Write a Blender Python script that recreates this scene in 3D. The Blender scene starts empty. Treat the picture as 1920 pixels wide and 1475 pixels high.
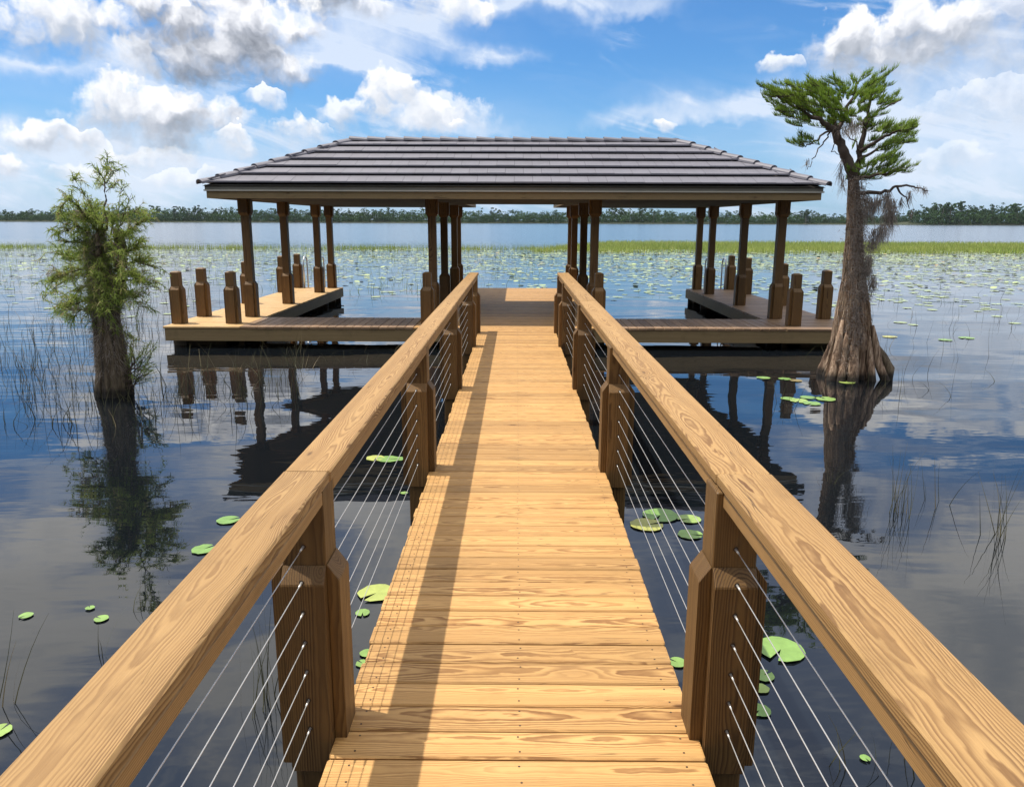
import bpy, math, random
import numpy as np
from mathutils import Vector, Matrix
random.seed(7)
rng = np.random.default_rng(7)
sc = bpy.context.scene
R = math.radians

# ---------------------------------------------------------------- camera
F = 1450.0
PITCH = math.atan(322 / F)
cam_d = bpy.data.cameras.new('camera')
cam_d.sensor_width = 36.0
cam_d.lens = 36.0 * F / 1920.0
cam_d.clip_start = 0.05
cam_d.clip_end = 9000
cam = bpy.data.objects.new('camera', cam_d)
sc.collection.objects.link(cam)
CAM_Z = 2.06
YAW = math.atan(8 / F * math.cos(PITCH))
M = Matrix.Rotation(YAW, 4, 'Z') @ Matrix.Rotation(R(90) - PITCH, 4, 'X') @ Matrix.Rotation(R(0.2), 4, 'Z')
M.translation = (0, 0, CAM_Z)
cam.matrix_world = M
sc.camera = cam
M3 = M.to_3x3()

def ray(px, py):
    return M3 @ Vector(((px - 960) / F, -(py - 737.5) / F, -1))
def at(px, py, Y):
    d = ray(px, py)
    t = Y / d.y
    return Vector((d.x * t, Y, CAM_Z + d.z * t))
def onz(px, py, z=0.0):
    d = ray(px, py)
    t = (z - CAM_Z) / d.z
    return Vector((d.x * t, d.y * t, z))

# ---------------------------------------------------------------- light
SUN_X, SUN_Y = -0.33, 0.10             # towards the sun, per metre of height
sun_el = math.atan(1 / math.hypot(SUN_X, SUN_Y))
sun_az = math.atan2(SUN_X, SUN_Y)      # from +Y towards +X
sd = bpy.data.lights.new('sun', 'SUN')
sd.energy = 4.6
sd.angle = R(0.55)
sd.color = (1.0, 0.93, 0.82)
so = bpy.data.objects.new('sun', sd)
sc.collection.objects.link(so)
so.rotation_euler = Vector((SUN_X, SUN_Y, 1)).to_track_quat('Z', 'Y').to_euler()
so.location = (-10, 0, 30)

sc.view_settings.view_transform = 'Standard'
sc.view_settings.look = 'None'
sc.view_settings.exposure = 0.15
sc.view_settings.gamma = 1.0
sc.view_settings.use_curve_mapping = False

# ---------------------------------------------------------------- node helper
class NT:
    def __init__(s, tree):
        s.t = tree; s.n = tree.nodes; s.l = tree.links
    def new(s, typ, **kw):
        nd = s.n.new(typ)
        for k, v in kw.items(): setattr(nd, k, v)
        return nd
    def put(s, sock, v):
        if isinstance(v, bpy.types.NodeSocket): s.l.new(v, sock)
        elif v is not None:
            if sock.type == 'RGBA' and len(v) == 3: v = (*v, 1)
            sock.default_value = v
    def m(s, op, a, b=None, c=None, clamp=False):
        nd = s.new('ShaderNodeMath', operation=op, use_clamp=clamp)
        s.put(nd.inputs[0], a)
        if b is not None: s.put(nd.inputs[1], b)
        if c is not None: s.put(nd.inputs[2], c)
        return nd.outputs[0]
    def vm(s, op, a, b=None, scale=None):
        nd = s.new('ShaderNodeVectorMath', operation=op)
        s.put(nd.inputs[0], a)
        if b is not None: s.put(nd.inputs[1], b)
        if scale is not None: s.put(nd.inputs['Scale'], scale)
        return nd.outputs['Value' if op in ('LENGTH', 'DOT_PRODUCT', 'DISTANCE') else 'Vector']
    def xyz(s, x, y, z=0.0):
        nd = s.new('ShaderNodeCombineXYZ')
        s.put(nd.inputs[0], x); s.put(nd.inputs[1], y); s.put(nd.inputs[2], z)
        return nd.outputs[0]
    def sep(s, v):
        nd = s.new('ShaderNodeSeparateXYZ'); s.put(nd.inputs[0], v)
        return nd.outputs
    dim = '3D'
    def noise(s, v, scale, detail=2.0, rough=0.5, dist=0.0, col=False):
        nd = s.new('ShaderNodeTexNoise', noise_dimensions=s.dim)
        if v is not None: s.put(nd.inputs['Vector'], v)
        s.put(nd.inputs['Scale'], scale); nd.inputs['Detail'].default_value = detail
        nd.inputs['Roughness'].default_value = rough; nd.inputs['Distortion'].default_value = dist
        return nd.outputs['Color' if col else 'Fac']
    def vor(s, v, scale, detail=0.0, rough=0.5, feature='F1', out='Distance', smooth=None):
        nd = s.new('ShaderNodeTexVoronoi', feature=feature, voronoi_dimensions=s.dim)
        s.put(nd.inputs['Vector'], v); s.put(nd.inputs['Scale'], scale)
        if 'Detail' in nd.inputs: nd.inputs['Detail'].default_value = detail
        if 'Roughness' in nd.inputs: nd.inputs['Roughness'].default_value = rough
        if smooth is not None: nd.inputs['Smoothness'].default_value = smooth
        return nd.outputs[out]
    def rng(s, v, a, b, c=0.0, d=1.0, smooth=False):
        nd = s.new('ShaderNodeMapRange', interpolation_type='SMOOTHSTEP' if smooth else 'LINEAR')
        nd.clamp = True
        s.put(nd.inputs[0], v)
        for i, q in zip((1, 2, 3, 4), (a, b, c, d)): s.put(nd.inputs[i], q)
        return nd.outputs[0]
    def mix(s, f, a, b, mode='MIX'):
        nd = s.new('ShaderNodeMix', data_type='RGBA', blend_type=mode)
        s.put(nd.inputs[0], f); s.put(nd.inputs[6], a); s.put(nd.inputs[7], b)
        return nd.outputs[2]
    def ramp(s, v, stops):
        nd = s.new('ShaderNodeValToRGB')
        e = nd.color_ramp.elements
        while len(e) < len(stops): e.new(0.5)
        for q, (p, c) in zip(e, stops):
            q.position = p; q.color = (*c, 1)
        s.put(nd.inputs[0], v)
        return nd.outputs[0]

# ---------------------------------------------------------------- sky
world = bpy.data.worlds.new('World')
sc.world = world
world.use_nodes = True
def build_world():
    t = NT(world.node_tree); t.dim = '2D'
    t.n.clear()
    out = t.new('ShaderNodeOutputWorld'); bg = t.new('ShaderNodeBackground')
    t.l.new(bg.outputs[0], out.inputs[0])
    sky = t.new('ShaderNodeTexSky', sky_type='NISHITA')
    sky.sun_disc = False
    sky.sun_elevation = sun_el
    sky.sun_rotation = sun_az
    sky.air_density = 1.0; sky.dust_density = 0.6; sky.ozone_density = 3.0
    d = t.new('ShaderNodeTexCoord').outputs['Generated']
    x, y, z = t.sep(d)
    az = t.m('ARCTAN2', x, y)
    el = t.m('ARCSINE', z)
    C = t.xyz(az, el, 0.0)
    # domain warp shared by everything
    w1 = t.vm('SUBTRACT', t.noise(C, 9.0, 4.0, 0.6, col=True), (0.5, 0.5, 0.5))
    w2 = t.vm('SUBTRACT', t.noise(C, 34.0, 3.0, 0.6, col=True), (0.5, 0.5, 0.5))
    Cw = t.vm('ADD', C, t.vm('ADD', t.vm('SCALE', w1, scale=0.05), t.vm('SCALE', w2, scale=0.020)))
    def billow(P):
        v = t.vor(P, 20.0, 3.0, 0.5)
        return t.m('SUBTRACT', t.m('MULTIPLY', t.noise(P, 24.0, 4.0, 0.55), 0.9), t.m('MULTIPLY', v, 0.6))
    b1 = billow(Cw)
    b2 = billow(t.vm('ADD', Cw, (-0.006, 0.013, 0)))
    relief = t.m('MULTIPLY', t.m('SUBTRACT', b1, b2), 1.15)     # lit from above left
    soft = t.noise(C, 14.0, 5.0, 0.6)
    fine = t.noise(C, 60.0, 4.0, 0.6)
    # blue base
    base = t.mix(1.0, sky.outputs[0], SKY_TINT, 'MULTIPLY')
    # horizon veil
    hz = t.rng(el, 0.0, 0.20, 1.0, 0.0, True)
    hzn = t.m('MULTIPLY', hz, t.rng(t.noise(t.xyz(az, t.m('MULTIPLY', el, 3.5)), 5.0, 4.0, 0.6), 0.25, 0.72, 0.42, 1.0))
    base = t.mix(t.m('MULTIPLY', hzn, 0.82), base, HORIZON)
    # cirrus: streaks fanning down to the right
    u = t.m('ADD', t.m('MULTIPLY', az, 0.95), t.m('MULTIPLY', el, 0.5))
    v = t.m('SUBTRACT', t.m('MULTIPLY', el, 1.0), t.m('MULTIPLY', az, -0.22))
    cwarp = t.vm('SCALE', t.vm('SUBTRACT', t.noise(C, 3.5, 3.0, 0.5, col=True), (0.5, 0.5, 0.5)), scale=0.22)
    cv = t.vm('ADD', t.xyz(t.m('MULTIPLY', u, 2.6), t.m('MULTIPLY', v, 9.5), 0.0), cwarp)
    ci = t.noise(cv, 2.3, 7.0, 0.62, 0.5)
    ci = t.rng(ci, 0.44, 0.72, 0.0, 1.0, True)
    # less cirrus inside the blue gaps seen in the photograph
    def blob(px, py, rx, ry, P):
        q = ray(px, py); a = math.atan2(q.x, q.y); e = math.atan2(q.z, math.hypot(q.x, q.y))
        dd = t.vm('SUBTRACT', P, (a, e, 0.0))
        dd = t.vm('MULTIPLY', dd, (F / rx, F / ry, 0.0))
        return t.m('SUBTRACT', 1.0, t.vm('DOT_PRODUCT', dd, dd)), dd
    gap = None
    for g in GAPS:
        f, _ = blob(*g, Cw)
        f = t.rng(f, -0.4, 0.7, 0.0, 1.0, True)
        gap = f if gap is None else t.m('MAXIMUM', gap, f)
    keep = t.m('SUBTRACT', 1.0, t.m('MULTIPLY', gap, 0.9))
    add = None
    for g in VEILS:
        f, _ = blob(*g, Cw)
        f = t.rng(f, -0.6, 0.9, 0.0, 1.0, True)
        add = f if add is None else t.m('MAXIMUM', add, f)
    ci2 = t.m('MULTIPLY', t.m('ADD', t.m('MULTIPLY', ci, 0.75), t.m('MULTIPLY', add, t.rng(soft, 0.25, 0.65, 0.35, 0.95))), keep, clamp=True)
    col = t.mix(t.m('MULTIPLY', ci2, 0.85, clamp=True), base, CIRRUS)
    # overhead broken cloud: lower part seen only in the water
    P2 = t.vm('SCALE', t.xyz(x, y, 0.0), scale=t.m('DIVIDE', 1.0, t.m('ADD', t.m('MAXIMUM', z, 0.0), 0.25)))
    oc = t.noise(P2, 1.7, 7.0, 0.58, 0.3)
    up_ = t.rng(el, 0.66, 0.95, 0.0, 1.0, True)  # higher up, fuller white cloud added out of view to lift ambient light
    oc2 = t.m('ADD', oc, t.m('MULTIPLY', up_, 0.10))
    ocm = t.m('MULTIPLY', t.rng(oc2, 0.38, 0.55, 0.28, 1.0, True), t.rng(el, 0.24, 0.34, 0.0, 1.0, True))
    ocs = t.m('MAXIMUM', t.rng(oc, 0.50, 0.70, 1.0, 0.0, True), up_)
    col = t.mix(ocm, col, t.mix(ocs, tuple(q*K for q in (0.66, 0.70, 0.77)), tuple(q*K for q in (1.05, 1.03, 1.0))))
    # cumulus in layers, far ones first
    bb = t.m('SUBTRACT', b1, 0.10)
    ff = t.m('MULTIPLY', t.m('SUBTRACT', fine, 0.5), 0.7)
    sn = t.m('ADD', relief, t.m('MULTIPLY', t.m('SUBTRACT', soft, 0.5), 0.6))
    for layer in CUMULUS:
        best = None
        for (px, py, rx, ry, amp, grey, op) in layer:
            q = ray(px, py); a = math.atan2(q.x, q.y); e = math.atan2(q.z, math.hypot(q.x, q.y))
            mp = t.new('ShaderNodeMapping', vector_type='POINT')      # (C - c) * s
            mp.inputs['Scale'].default_value = (F / rx, F / ry, 1)
            mp.inputs['Location'].default_value = (-a * F / rx, -e * F / ry, 0)
            t.put(mp.inputs['Vector'], Cw)
            dd = mp.outputs[0]
            f = t.m('SUBTRACT', 1.0, t.vm('DOT_PRODUCT', dd, dd))
            if best is None: best, bv = f, (dd, grey, amp, op); dyv = t.sep(dd)[1]; gv = grey; av = amp; ov = op
            else:
                up = t.m('GREATER_THAN', f, best)
                pk = t.new('ShaderNodeMix', data_type='VECTOR')
                t.put(pk.inputs[0], up)
                t.put(pk.inputs[4], t.xyz(av, gv, ov) if not isinstance(bv, bpy.types.NodeSocket) else bv)
                pk.inputs[5].default_value = (amp, grey, op)
                bv = pk.outputs[1]
                dm = t.new('ShaderNodeMix', data_type='FLOAT')
                t.put(dm.inputs[0], up); t.put(dm.inputs[2], dyv); t.put(dm.inputs[3], t.sep(dd)[1])
                dyv = dm.outputs[0]
                best = t.m('MAXIMUM', f, best)
        av_, gv_, ov_ = t.sep(bv)
        f = t.m('ADD', t.m('ADD', best, t.m('MULTIPLY', bb, av_)), ff)
        edge = t.rng(dyv, -0.8, 0.6, 1.9, 0.42)
        mask = t.m('MULTIPLY', t.rng(f, 0.0, edge, 0.0, 1.0, True), ov_)
        sh = t.m('ADD', t.rng(dyv, -0.75, 0.85, -0.12, 1.0), sn)
        sh = t.m('ADD', sh, t.rng(f, 0.1, 1.1, 0.25, -0.15))
        g1 = t.ramp(sh, [(0.0, (0.72, 0.79, 0.90)), (0.4, (0.84, 0.88, 0.95)), (0.95, (1.02, 1.02, 1.02))])
        g2 = t.ramp(sh, [(0.0, (0.245, 0.27, 0.32)), (0.38, (0.43, 0.46, 0.53)), (0.72, (0.78, 0.80, 0.86)), (0.98, (1.02, 1.02, 1.02))])
        ccol = t.mix(gv_, g1, g2)
        col = t.mix(mask, col, t.vm("SCALE", ccol, scale=K))
    # below the horizon: dull water tone
    col = t.mix(t.rng(z, -0.02, -0.001, 1.0, 0.0), col, tuple(q*K for q in (0.16, 0.2, 0.25)))
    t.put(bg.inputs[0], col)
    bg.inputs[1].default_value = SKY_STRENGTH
SKY_STRENGTH = 0.10
K = 1 / SKY_STRENGTH
SKY_TINT = (0.50, 0.90, 1.27)
HORIZON = (0.43 * K, 0.60 * K, 0.84 * K)
CIRRUS = (0.72 * K, 0.80 * K, 0.93 * K)
GAPS = [(60, 185, 120, 45), (70, 80, 60, 30), (1000, 60, 170, 40), (1330, 120, 170, 70), (1000, 190, 130, 60), (1370, 25, 110, 50),
        (480, 200, 80, 22), (1080, 160, 200, 60), (620, 160, 110, 30), (1500, 50, 50, 35)]
VEILS = [(700, 60, 260, 45), (930, 100, 70, 22), (1250, 180, 110, 24), (1050, 10, 220, 26), (1400, 200, 170, 30), (120, 300, 330, 90),
         (1800, 230, 260, 130), (120, 150, 150, 40), (620, 110, 150, 50), (900, 225, 150, 30), (1300, 215, 180, 26)]
CUMULUS = [  # px, py, rx, ry, billow, greyness, opacity
    [(20, 318, 45, 24, 1.0, 0.3, .9), (160, 325, 70, 22, 1.0, .3, .7), (290, 300, 100, 26, 1.0, .3, .6), (330, 335, 120, 22, .9, .2, .5),
     (1240, 246, 22, 14, .6, .1, 1.0), (1760, 300, 100, 26, .9, .3, .35), (1640, 250, 70, 22, .9, .1, .3),
     (380, 230, 90, 38, 1.0, .4, .6), (560, 250, 80, 40, 1.0, .3, .9), (640, 225, 70, 38, 1.0, .3, .8),
     (850, 225, 90, 52, 1.0, .25, .6), (120, 45, 130, 72, 1.1, .45, .95), (620, 2, 140, 26, .8, 1.0, .9),
     (1840, 70, 210, 105, 1.1, .45, .75), (1900, 200, 160, 50, .8, .4, .4)],
    [(100, 268, 110, 34, 1.1, .45, .85), (425, 262, 50, 42, 1.0, .3, .9), (790, 235, 100, 44, 1.0, .25, .75),
     (310, 225, 150, 74, .9, .8, .95), (860, 10, 100, 38, 1.1, .2, .95), (1745, 62, 105, 60, 1.1, .8, .85),
     (250, 130, 60, 50, 1.1, .3, .8), (450, 122, 170, 46, .6, 1.0, .9)],
    [(740, 195, 72, 62, 1.1, .25, 1.0), (860, 243, 30, 14, .9, .1, 1.0), (225, 190, 85, 56, 1.1, .35, 1.0), (490, 186, 50, 22, 1.0, .2, .8),
     (400, 78, 215, 112, 1.1, 1.0, 1.0), (1475, 128, 48, 17, .9, .2, .8), (1600, 85, 82, 70, 1.1, .7, 1.0)]]
world.cycles.sampling_method = 'MANUAL'
world.cycles.sample_map_resolution = 512
build_world()

# ---------------------------------------------------------------- objects
ORIG = {}
def link(o):
    sc.collection.objects.link(o); return o
def empty(name, label, cat, loc=(0, 0, 0), group=None, kind=None):
    o = bpy.data.objects.new(name, None)
    o.location = loc; o.empty_display_size = 0.1
    o['label'] = label; o['category'] = cat
    if group: o['group'] = group
    if kind: o['kind'] = kind
    ORIG[o.name] = Vector(loc)
    return link(o)
def tag(o, label=None, cat=None, group=None, kind=None):
    if label: o['label'] = label
    if cat: o['category'] = cat
    if group: o['group'] = group
    if kind: o['kind'] = kind
    return o
def mesh_obj(name, verts, faces, mats, parent=None, origin=None, attrs=None, midx=None, smooth=False):
    """verts in world coordinates; they are stored relative to the thing's base"""
    if origin is None: origin = ORIG[parent.name] if parent else Vector((0, 0, 0))
    origin = Vector(origin)
    v = np.asarray(verts, dtype=np.float64) - np.array(origin)
    me = bpy.data.meshes.new(name)
    if isinstance(faces, np.ndarray):
        k = faces.shape[1]; nf = len(faces)
        me.vertices.add(len(v)); me.vertices.foreach_set('co', v.astype(np.float32).ravel())
        me.loops.add(nf * k); me.loops.foreach_set('vertex_index', faces.astype(np.int32).ravel())
        me.polygons.add(nf); me.polygons.foreach_set('loop_start', np.arange(0, nf * k, k, dtype=np.int32))
        me.polygons.foreach_set('loop_total', np.full(nf, k, dtype=np.int32))
        me.update(calc_edges=True)
    else:
        me.from_pydata([tuple(p) for p in v], [], faces)
        me.update()
    for m in (mats if isinstance(mats, (list, tuple)) else [mats]): me.materials.append(m)
    if midx is not None: me.polygons.foreach_set('material_index', np.asarray(midx, dtype=np.int32))
    for an, (typ, arr) in (attrs or {}).items():
        at_ = me.attributes.new(an, typ, 'POINT')
        at_.data.foreach_set('vector' if typ == 'FLOAT_VECTOR' else 'value', np.asarray(arr, dtype=np.float32).ravel())
    if smooth: me.polygons.foreach_set('use_smooth', np.ones(len(me.polygons), dtype=bool))
    o = link(bpy.data.objects.new(name, me))
    if parent: o.parent = parent; ORIG[o.name] = ORIG[parent.name]
    else: o.location = origin; ORIG[o.name] = origin
    return o
def copy_thing(o, loc, rotz=None, scale=None, label=None):
    c = link(o.copy()); c.location = loc
    if rotz is not None: c.rotation_euler = (0, 0, rotz)
    if scale is not None: c.scale = scale if hasattr(scale, '__len__') else (scale,) * 3
    if label: c['label'] = label
    for ch in o.children:
        k = link(ch.copy()); k.parent = c
        for g in ch.children:
            q = link(g.copy()); q.parent = k
    return c

class WB:
    """collects timber (and other prisms) into one mesh, with a grain coordinate per vertex"""
    def __init__(s): s.v = []; s.f = []; s.gc = []; s.tn = []; s.mi = []
    def prism(s, prof, o, U, V, W, length, grain=None, cham=0.0, mi=0, tone=None, pith=None):
        """closed profile (u,v) swept along W; grain = axis of the fibres (defaults to W)"""
        U = Vector(U); V = Vector(V); W = Vector(W).normalized(); o = Vector(o)
        g = Vector(grain).normalized() if grain is not None else W
        # two axes across the grain
        a = g.orthogonal().normalized() if abs(g.z) > .9 else Vector((0, 0, 1)).cross(g).normalized()
        b = g.cross(a)
        off = random.uniform(0, 80)
        if pith is None: pith = (random.uniform(-.05, .05), random.uniform(.02, .13) * random.choice((-1, 1)))
        tn = random.uniform(-1, 1) if tone is None else tone
        n = len(prof); base = len(s.v)
        c = sum((U * p[0] + V * p[1] for p in prof), Vector()) / n + o + W * length / 2
        def add(p):
            s.v.append(p); q = p - c
            s.gc.append((q.dot(g) + off, q.dot(a) + pith[0], q.dot(b) + pith[1])); s.tn.append(tn)
            return len(s.v) - 1
        if cham > 0:
            # chamfered profile corners and inset ends
            pr = []
            for i in range(n):
                p = Vector(prof[i]).to_2d() if False else Vector((prof[i][0], prof[i][1]))
                pa = Vector((prof[i - 1][0], prof[i - 1][1])); pb = Vector((prof[(i + 1) % n][0], prof[(i + 1) % n][1]))
                la = (pa - p).length; lb = (pb - p).length
                ca = min(cham, la * .4); cb = min(cham, lb * .4)
                pr += [p + (pa - p) / la * ca, p + (pb - p) / lb * cb]
            cen = sum(pr, Vector((0, 0))) / len(pr)
            rings = []
            for w, k in ((0, 1), (cham, 0), (length - cham, 0), (length, 1)):
                ring = []
                for p in pr:
                    q = p + (cen - p).normalized() * (cham * 0.9 * k) if k else p
                    ring.append(add(o + U * q.x + V * q.y + W * w))
                rings.append(ring)
            m = len(pr)
            for r0, r1 in zip(rings, rings[1:]):
                for i in range(m):
                    j = (i + 1) % m
                    s.f.append((r0[i], r0[j], r1[j], r1[i])); s.mi.append(mi)
            s.f.append(tuple(reversed(rings[0]))); s.f.append(tuple(rings[-1])); s.mi += [mi, mi]
        else:
            r0 = [add(o + U * p[0] + V * p[1]) for p in prof]
            r1 = [add(o + U * p[0] + V * p[1] + W * length) for p in prof]
            for i in range(n):
                j = (i + 1) % n
                s.f.append((r0[i], r0[j], r1[j], r1[i])); s.mi.append(mi)
            s.f.append(tuple(reversed(r0))); s.f.append(tuple(r1)); s.mi += [mi, mi]
    def box(s, x0, x1, y0, y1, z0, z1, grain='x', cham=0.003, mi=0, tone=None, pith=None):
        if grain == 'x': s.prism([(y0, z0), (y1, z0), (y1, z1), (y0, z1)], (x0, 0, 0), (0, 1, 0), (0, 0, 1), (1, 0, 0), x1 - x0, cham=cham, mi=mi, tone=tone, pith=pith)
        elif grain == 'y': s.prism([(z0, x0), (z1, x0), (z1, x1), (z0, x1)], (0, y0, 0), (0, 0, 1), (1, 0, 0), (0, 1, 0), y1 - y0, cham=cham, mi=mi, tone=tone, pith=pith)
        else: s.prism([(x0, y0), (x1, y0), (x1, y1), (x0, y1)], (0, 0, z0), (1, 0, 0), (0, 1, 0), (0, 0, 1), z1 - z0, cham=cham, mi=mi, tone=tone, pith=pith)
    def disc(s, c, r, mi=1, n=6, normal=(0, 0, 1)):
        N = Vector(normal); a = N.orthogonal().normalized(); b = N.cross(a); base = len(s.v)
        for i in range(n):
            t = i * math.tau / n
            s.v.append(Vector(c) + a * (r * math.cos(t)) + b * (r * math.sin(t))); s.gc.append((0, 0, 0)); s.tn.append(0)
        s.f.append(tuple(range(base, base + n))); s.mi.append(mi)
    def tube(s, pts, r, n=6, mi=0, tone=0.0):
        rings = []
        pts = [Vector(p) for p in pts]
        for i, p in enumerate(pts):
            d = (pts[min(i + 1, len(pts) - 1)] - pts[max(i - 1, 0)]).normalized()
            a = d.orthogonal().normalized() if abs(d.z) > .95 else d.cross(Vector((0, 0, 1))).normalized()
            b = d.cross(a); rr = r[i] if hasattr(r, '__len__') else r
            ring = []
            for k in range(n):
                t = k * math.tau / n
                s.v.append(p + a * (rr * math.cos(t)) + b * (rr * math.sin(t))); s.gc.append((0, 0, 0)); s.tn.append(tone)
                ring.append(len(s.v) - 1)
            rings.append(ring)
        for r0, r1 in zip(rings, rings[1:]):
            for i in range(n):
                j = (i + 1) % n
                s.f.append((r0[i], r0[j], r1[j], r1[i])); s.mi.append(mi)
        s.f.append(tuple(reversed(rings[0]))); s.f.append(tuple(rings[-1])); s.mi += [mi, mi]
    def build(s, name, mats, parent=None, origin=None, smooth=False):
        o = mesh_obj(name, [tuple(p) for p in s.v], s.f, mats, parent, origin,
                     {'gc': ('FLOAT_VECTOR', s.gc), 'tone': ('FLOAT', s.tn)}, s.mi, smooth)
        bm = __import__('bmesh').new(); bm.from_mesh(o.data)
        __import__('bmesh').ops.recalc_face_normals(bm, faces=bm.faces); bm.to_mesh(o.data); bm.free()
        return o

# ---------------------------------------------------------------- materials
def material(name):
    m = bpy.data.materials.new(name); m.use_nodes = True
    t = NT(m.node_tree); t.n.clear()
    out = t.new('ShaderNodeOutputMaterial'); p = t.new('ShaderNodeBsdfPrincipled')
    t.l.new(p.outputs[0], out.inputs[0])
    return m, t, p, out
def bump(t, h, dist=0.002, strength=1.0):
    b = t.new('ShaderNodeBump'); b.inputs['Distance'].default_value = dist
    t.put(b.inputs['Strength'], strength); t.put(b.inputs['Height'], h)
    return b.outputs[0]
def wood(name, light, mid, dark, rings=150.0, contrast=1.0, rough=0.55, tonevar=0.16, knot=1.0, spec=0.4):
    m, t, p, out = material(name)
    ga = t.new('ShaderNodeAttribute', attribute_name='gc').outputs['Vector']
    tn = t.new('ShaderNodeAttribute', attribute_name='tone').outputs['Fac']
    x, y, z = t.sep(ga)
    # knots: sparse cells along the board
    kc = t.xyz(t.m('MULTIPLY', x, 2.1), t.m('MULTIPLY', y, 7.0), t.m('MULTIPLY', z, 7.0))
    kd = t.vor(kc, 1.0, 0.0)
    kr = t.new('ShaderNodeTexVoronoi'); t.put(kr.inputs['Vector'], kc); kr.inputs['Scale'].default_value = 1.0
    kon = t.m('GREATER_THAN', t.sep(kr.outputs['Color'])[0], 0.55)
    kk = t.m('MULTIPLY', t.rng(kd, 0.0, 0.42, 1.0, 0.0, True), t.m('MULTIPLY', kon, knot))
    # wandering distance from the pith
    n1 = t.noise(t.xyz(t.m('MULTIPLY', x, 0.75), 3.7, t.m('MULTIPLY', tn, 9.0)), 1.0, 2.0, 0.5, col=True)
    n1 = t.vm('SUBTRACT', n1, (0.5, 0.5, 0.5))
    s1 = t.sep(n1)
    yy = t.m('ADD', y, t.m('MULTIPLY', s1[0], 0.055))
    zz = t.m('ADD', z, t.m('MULTIPLY', s1[1], 0.085))
    r = t.m('SQRT', t.m('ADD', t.m('MULTIPLY', yy, yy), t.m('MULTIPLY', t.m('MULTIPLY', zz, zz), 1.0)))
    wob = t.noise(t.xyz(t.m('MULTIPLY', x, 5.0), t.m('MULTIPLY', y, 22.0), t.m('MULTIPLY', z, 22.0)), 1.0, 3.0, 0.55)
    r = t.m('ADD', r, t.m('MULTIPLY', t.m('SUBTRACT', wob, 0.5), 0.012))
    r = t.m('ADD', r, t.m('MULTIPLY', kk, 0.022))
    ph = t.m('FRACT', t.m('MULTIPLY', r, rings))
    ring = t.m('MULTIPLY', t.rng(ph, 0.15, 0.80, 0.0, 1.0, True), t.rng(ph, 0.86, 1.0, 1.0, 0.0))
    # rings are not all equally strong
    strg = t.noise(t.xyz(t.m('MULTIPLY', x, 0.6), t.m('MULTIPLY', r, 55.0), tn), 1.0, 2.0, 0.5)
    ring = t.m('MULTIPLY', ring, t.rng(strg, 0.3, 0.7, 0.25, 1.0))
    streak = t.noise(t.xyz(t.m('MULTIPLY', x, 7.0), t.m('MULTIPLY', y, 420.0), t.m('MULTIPLY', z, 420.0)), 1.0, 2.0, 0.6)
    blotch = t.noise(t.xyz(t.m('MULTIPLY', x, 2.5), t.m('MULTIPLY', y, 9.0), t.m('MULTIPLY', z, 9.0)), 1.0, 3.0, 0.6)
    col = t.mix(t.m('MULTIPLY', ring, contrast, clamp=True), light, dark)
    col = t.mix(t.rng(blotch, 0.35, 0.75, 0.0, 0.55), col, mid)
    heart = t.m('MULTIPLY', t.rng(kd, 0.03, 0.085, 1.0, 0.0, True), t.m('MULTIPLY', kon, min(1, knot)))
    col = t.mix(t.m('MULTIPLY', heart, 0.85), col, tuple(c * 0.35 for c in dark))
    stain = t.noise(t.xyz(t.m('MULTIPLY', x, 3.3), t.m('MULTIPLY', y, 5.0), t.m('ADD', t.m('MULTIPLY', z, 5.0), 31.0)), 1.0, 5.0, 0.7)
    col = t.mix(t.rng(stain, 0.55, 0.80, 0.0, 0.55), col, tuple(c * 0.55 for c in mid))
    halo = t.m('MULTIPLY', kk, kk)
    col = t.mix(t.m('MULTIPLY', halo, 0.35), col, dark)
    ck = t.noise(t.xyz(t.m('MULTIPLY', x, 1.3), t.m('ADD', t.m('MULTIPLY', y, 38.0), 7.0), t.m('MULTIPLY', z, 38.0)), 1.0, 1.0, 0.4)
    ck = t.m('MULTIPLY', t.rng(t.m('ABSOLUTE', t.m('SUBTRACT', ck, 0.5)), 0.0, 0.010, 1.0, 0.0), t.rng(t.noise(t.xyz(t.m('MULTIPLY', x, 1.7), t.m('MULTIPLY', y, 6.0), tn), 1.0, 1.0), 0.58, 0.66, 0.0, 1.0))
    col = t.mix(t.m('MULTIPLY', ck, 0.75), col, tuple(c * 0.3 for c in dark))
    f = t.m('ADD', 1.0, t.m('MULTIPLY', tn, tonevar))
    f = t.m('MULTIPLY', f, t.rng(streak, 0.3, 0.7, 0.90, 1.08))
    col = t.vm('SCALE', col, scale=f)
    t.put(p.inputs['Base Color'], col)
    t.put(p.inputs['Roughness'], t.m('ADD', rough, t.m('MULTIPLY', ring, 0.12)))
    p.inputs['Specular IOR Level'].default_value = spec
    h = t.m('ADD', t.m('MULTIPLY', ck, -1.6), t.m('ADD', t.m('MULTIPLY', ring, -0.6), t.m('MULTIPLY', streak, 0.7)))
    t.put(p.inputs['Normal'], bump(t, h, 0.0012, 0.7))
    return m
W_DECK = wood('deck_pine', (0.55, 0.325, 0.122), (0.45, 0.245, 0.080), (0.17, 0.070, 0.020), 190, 1.0, 0.55, 0.17, 1.0)
W_ARM = wood('pale_deck_pine', (0.62, 0.42, 0.20), (0.53, 0.33, 0.14), (0.30, 0.16, 0.06), 150, .8, 0.55, 0.07)
W_BOARD = wood('grey_brown_deck', (0.30, 0.20, 0.125), (0.25, 0.155, 0.09), (0.14, 0.08, 0.045), 115, .7, 0.5, 0.22)
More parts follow.
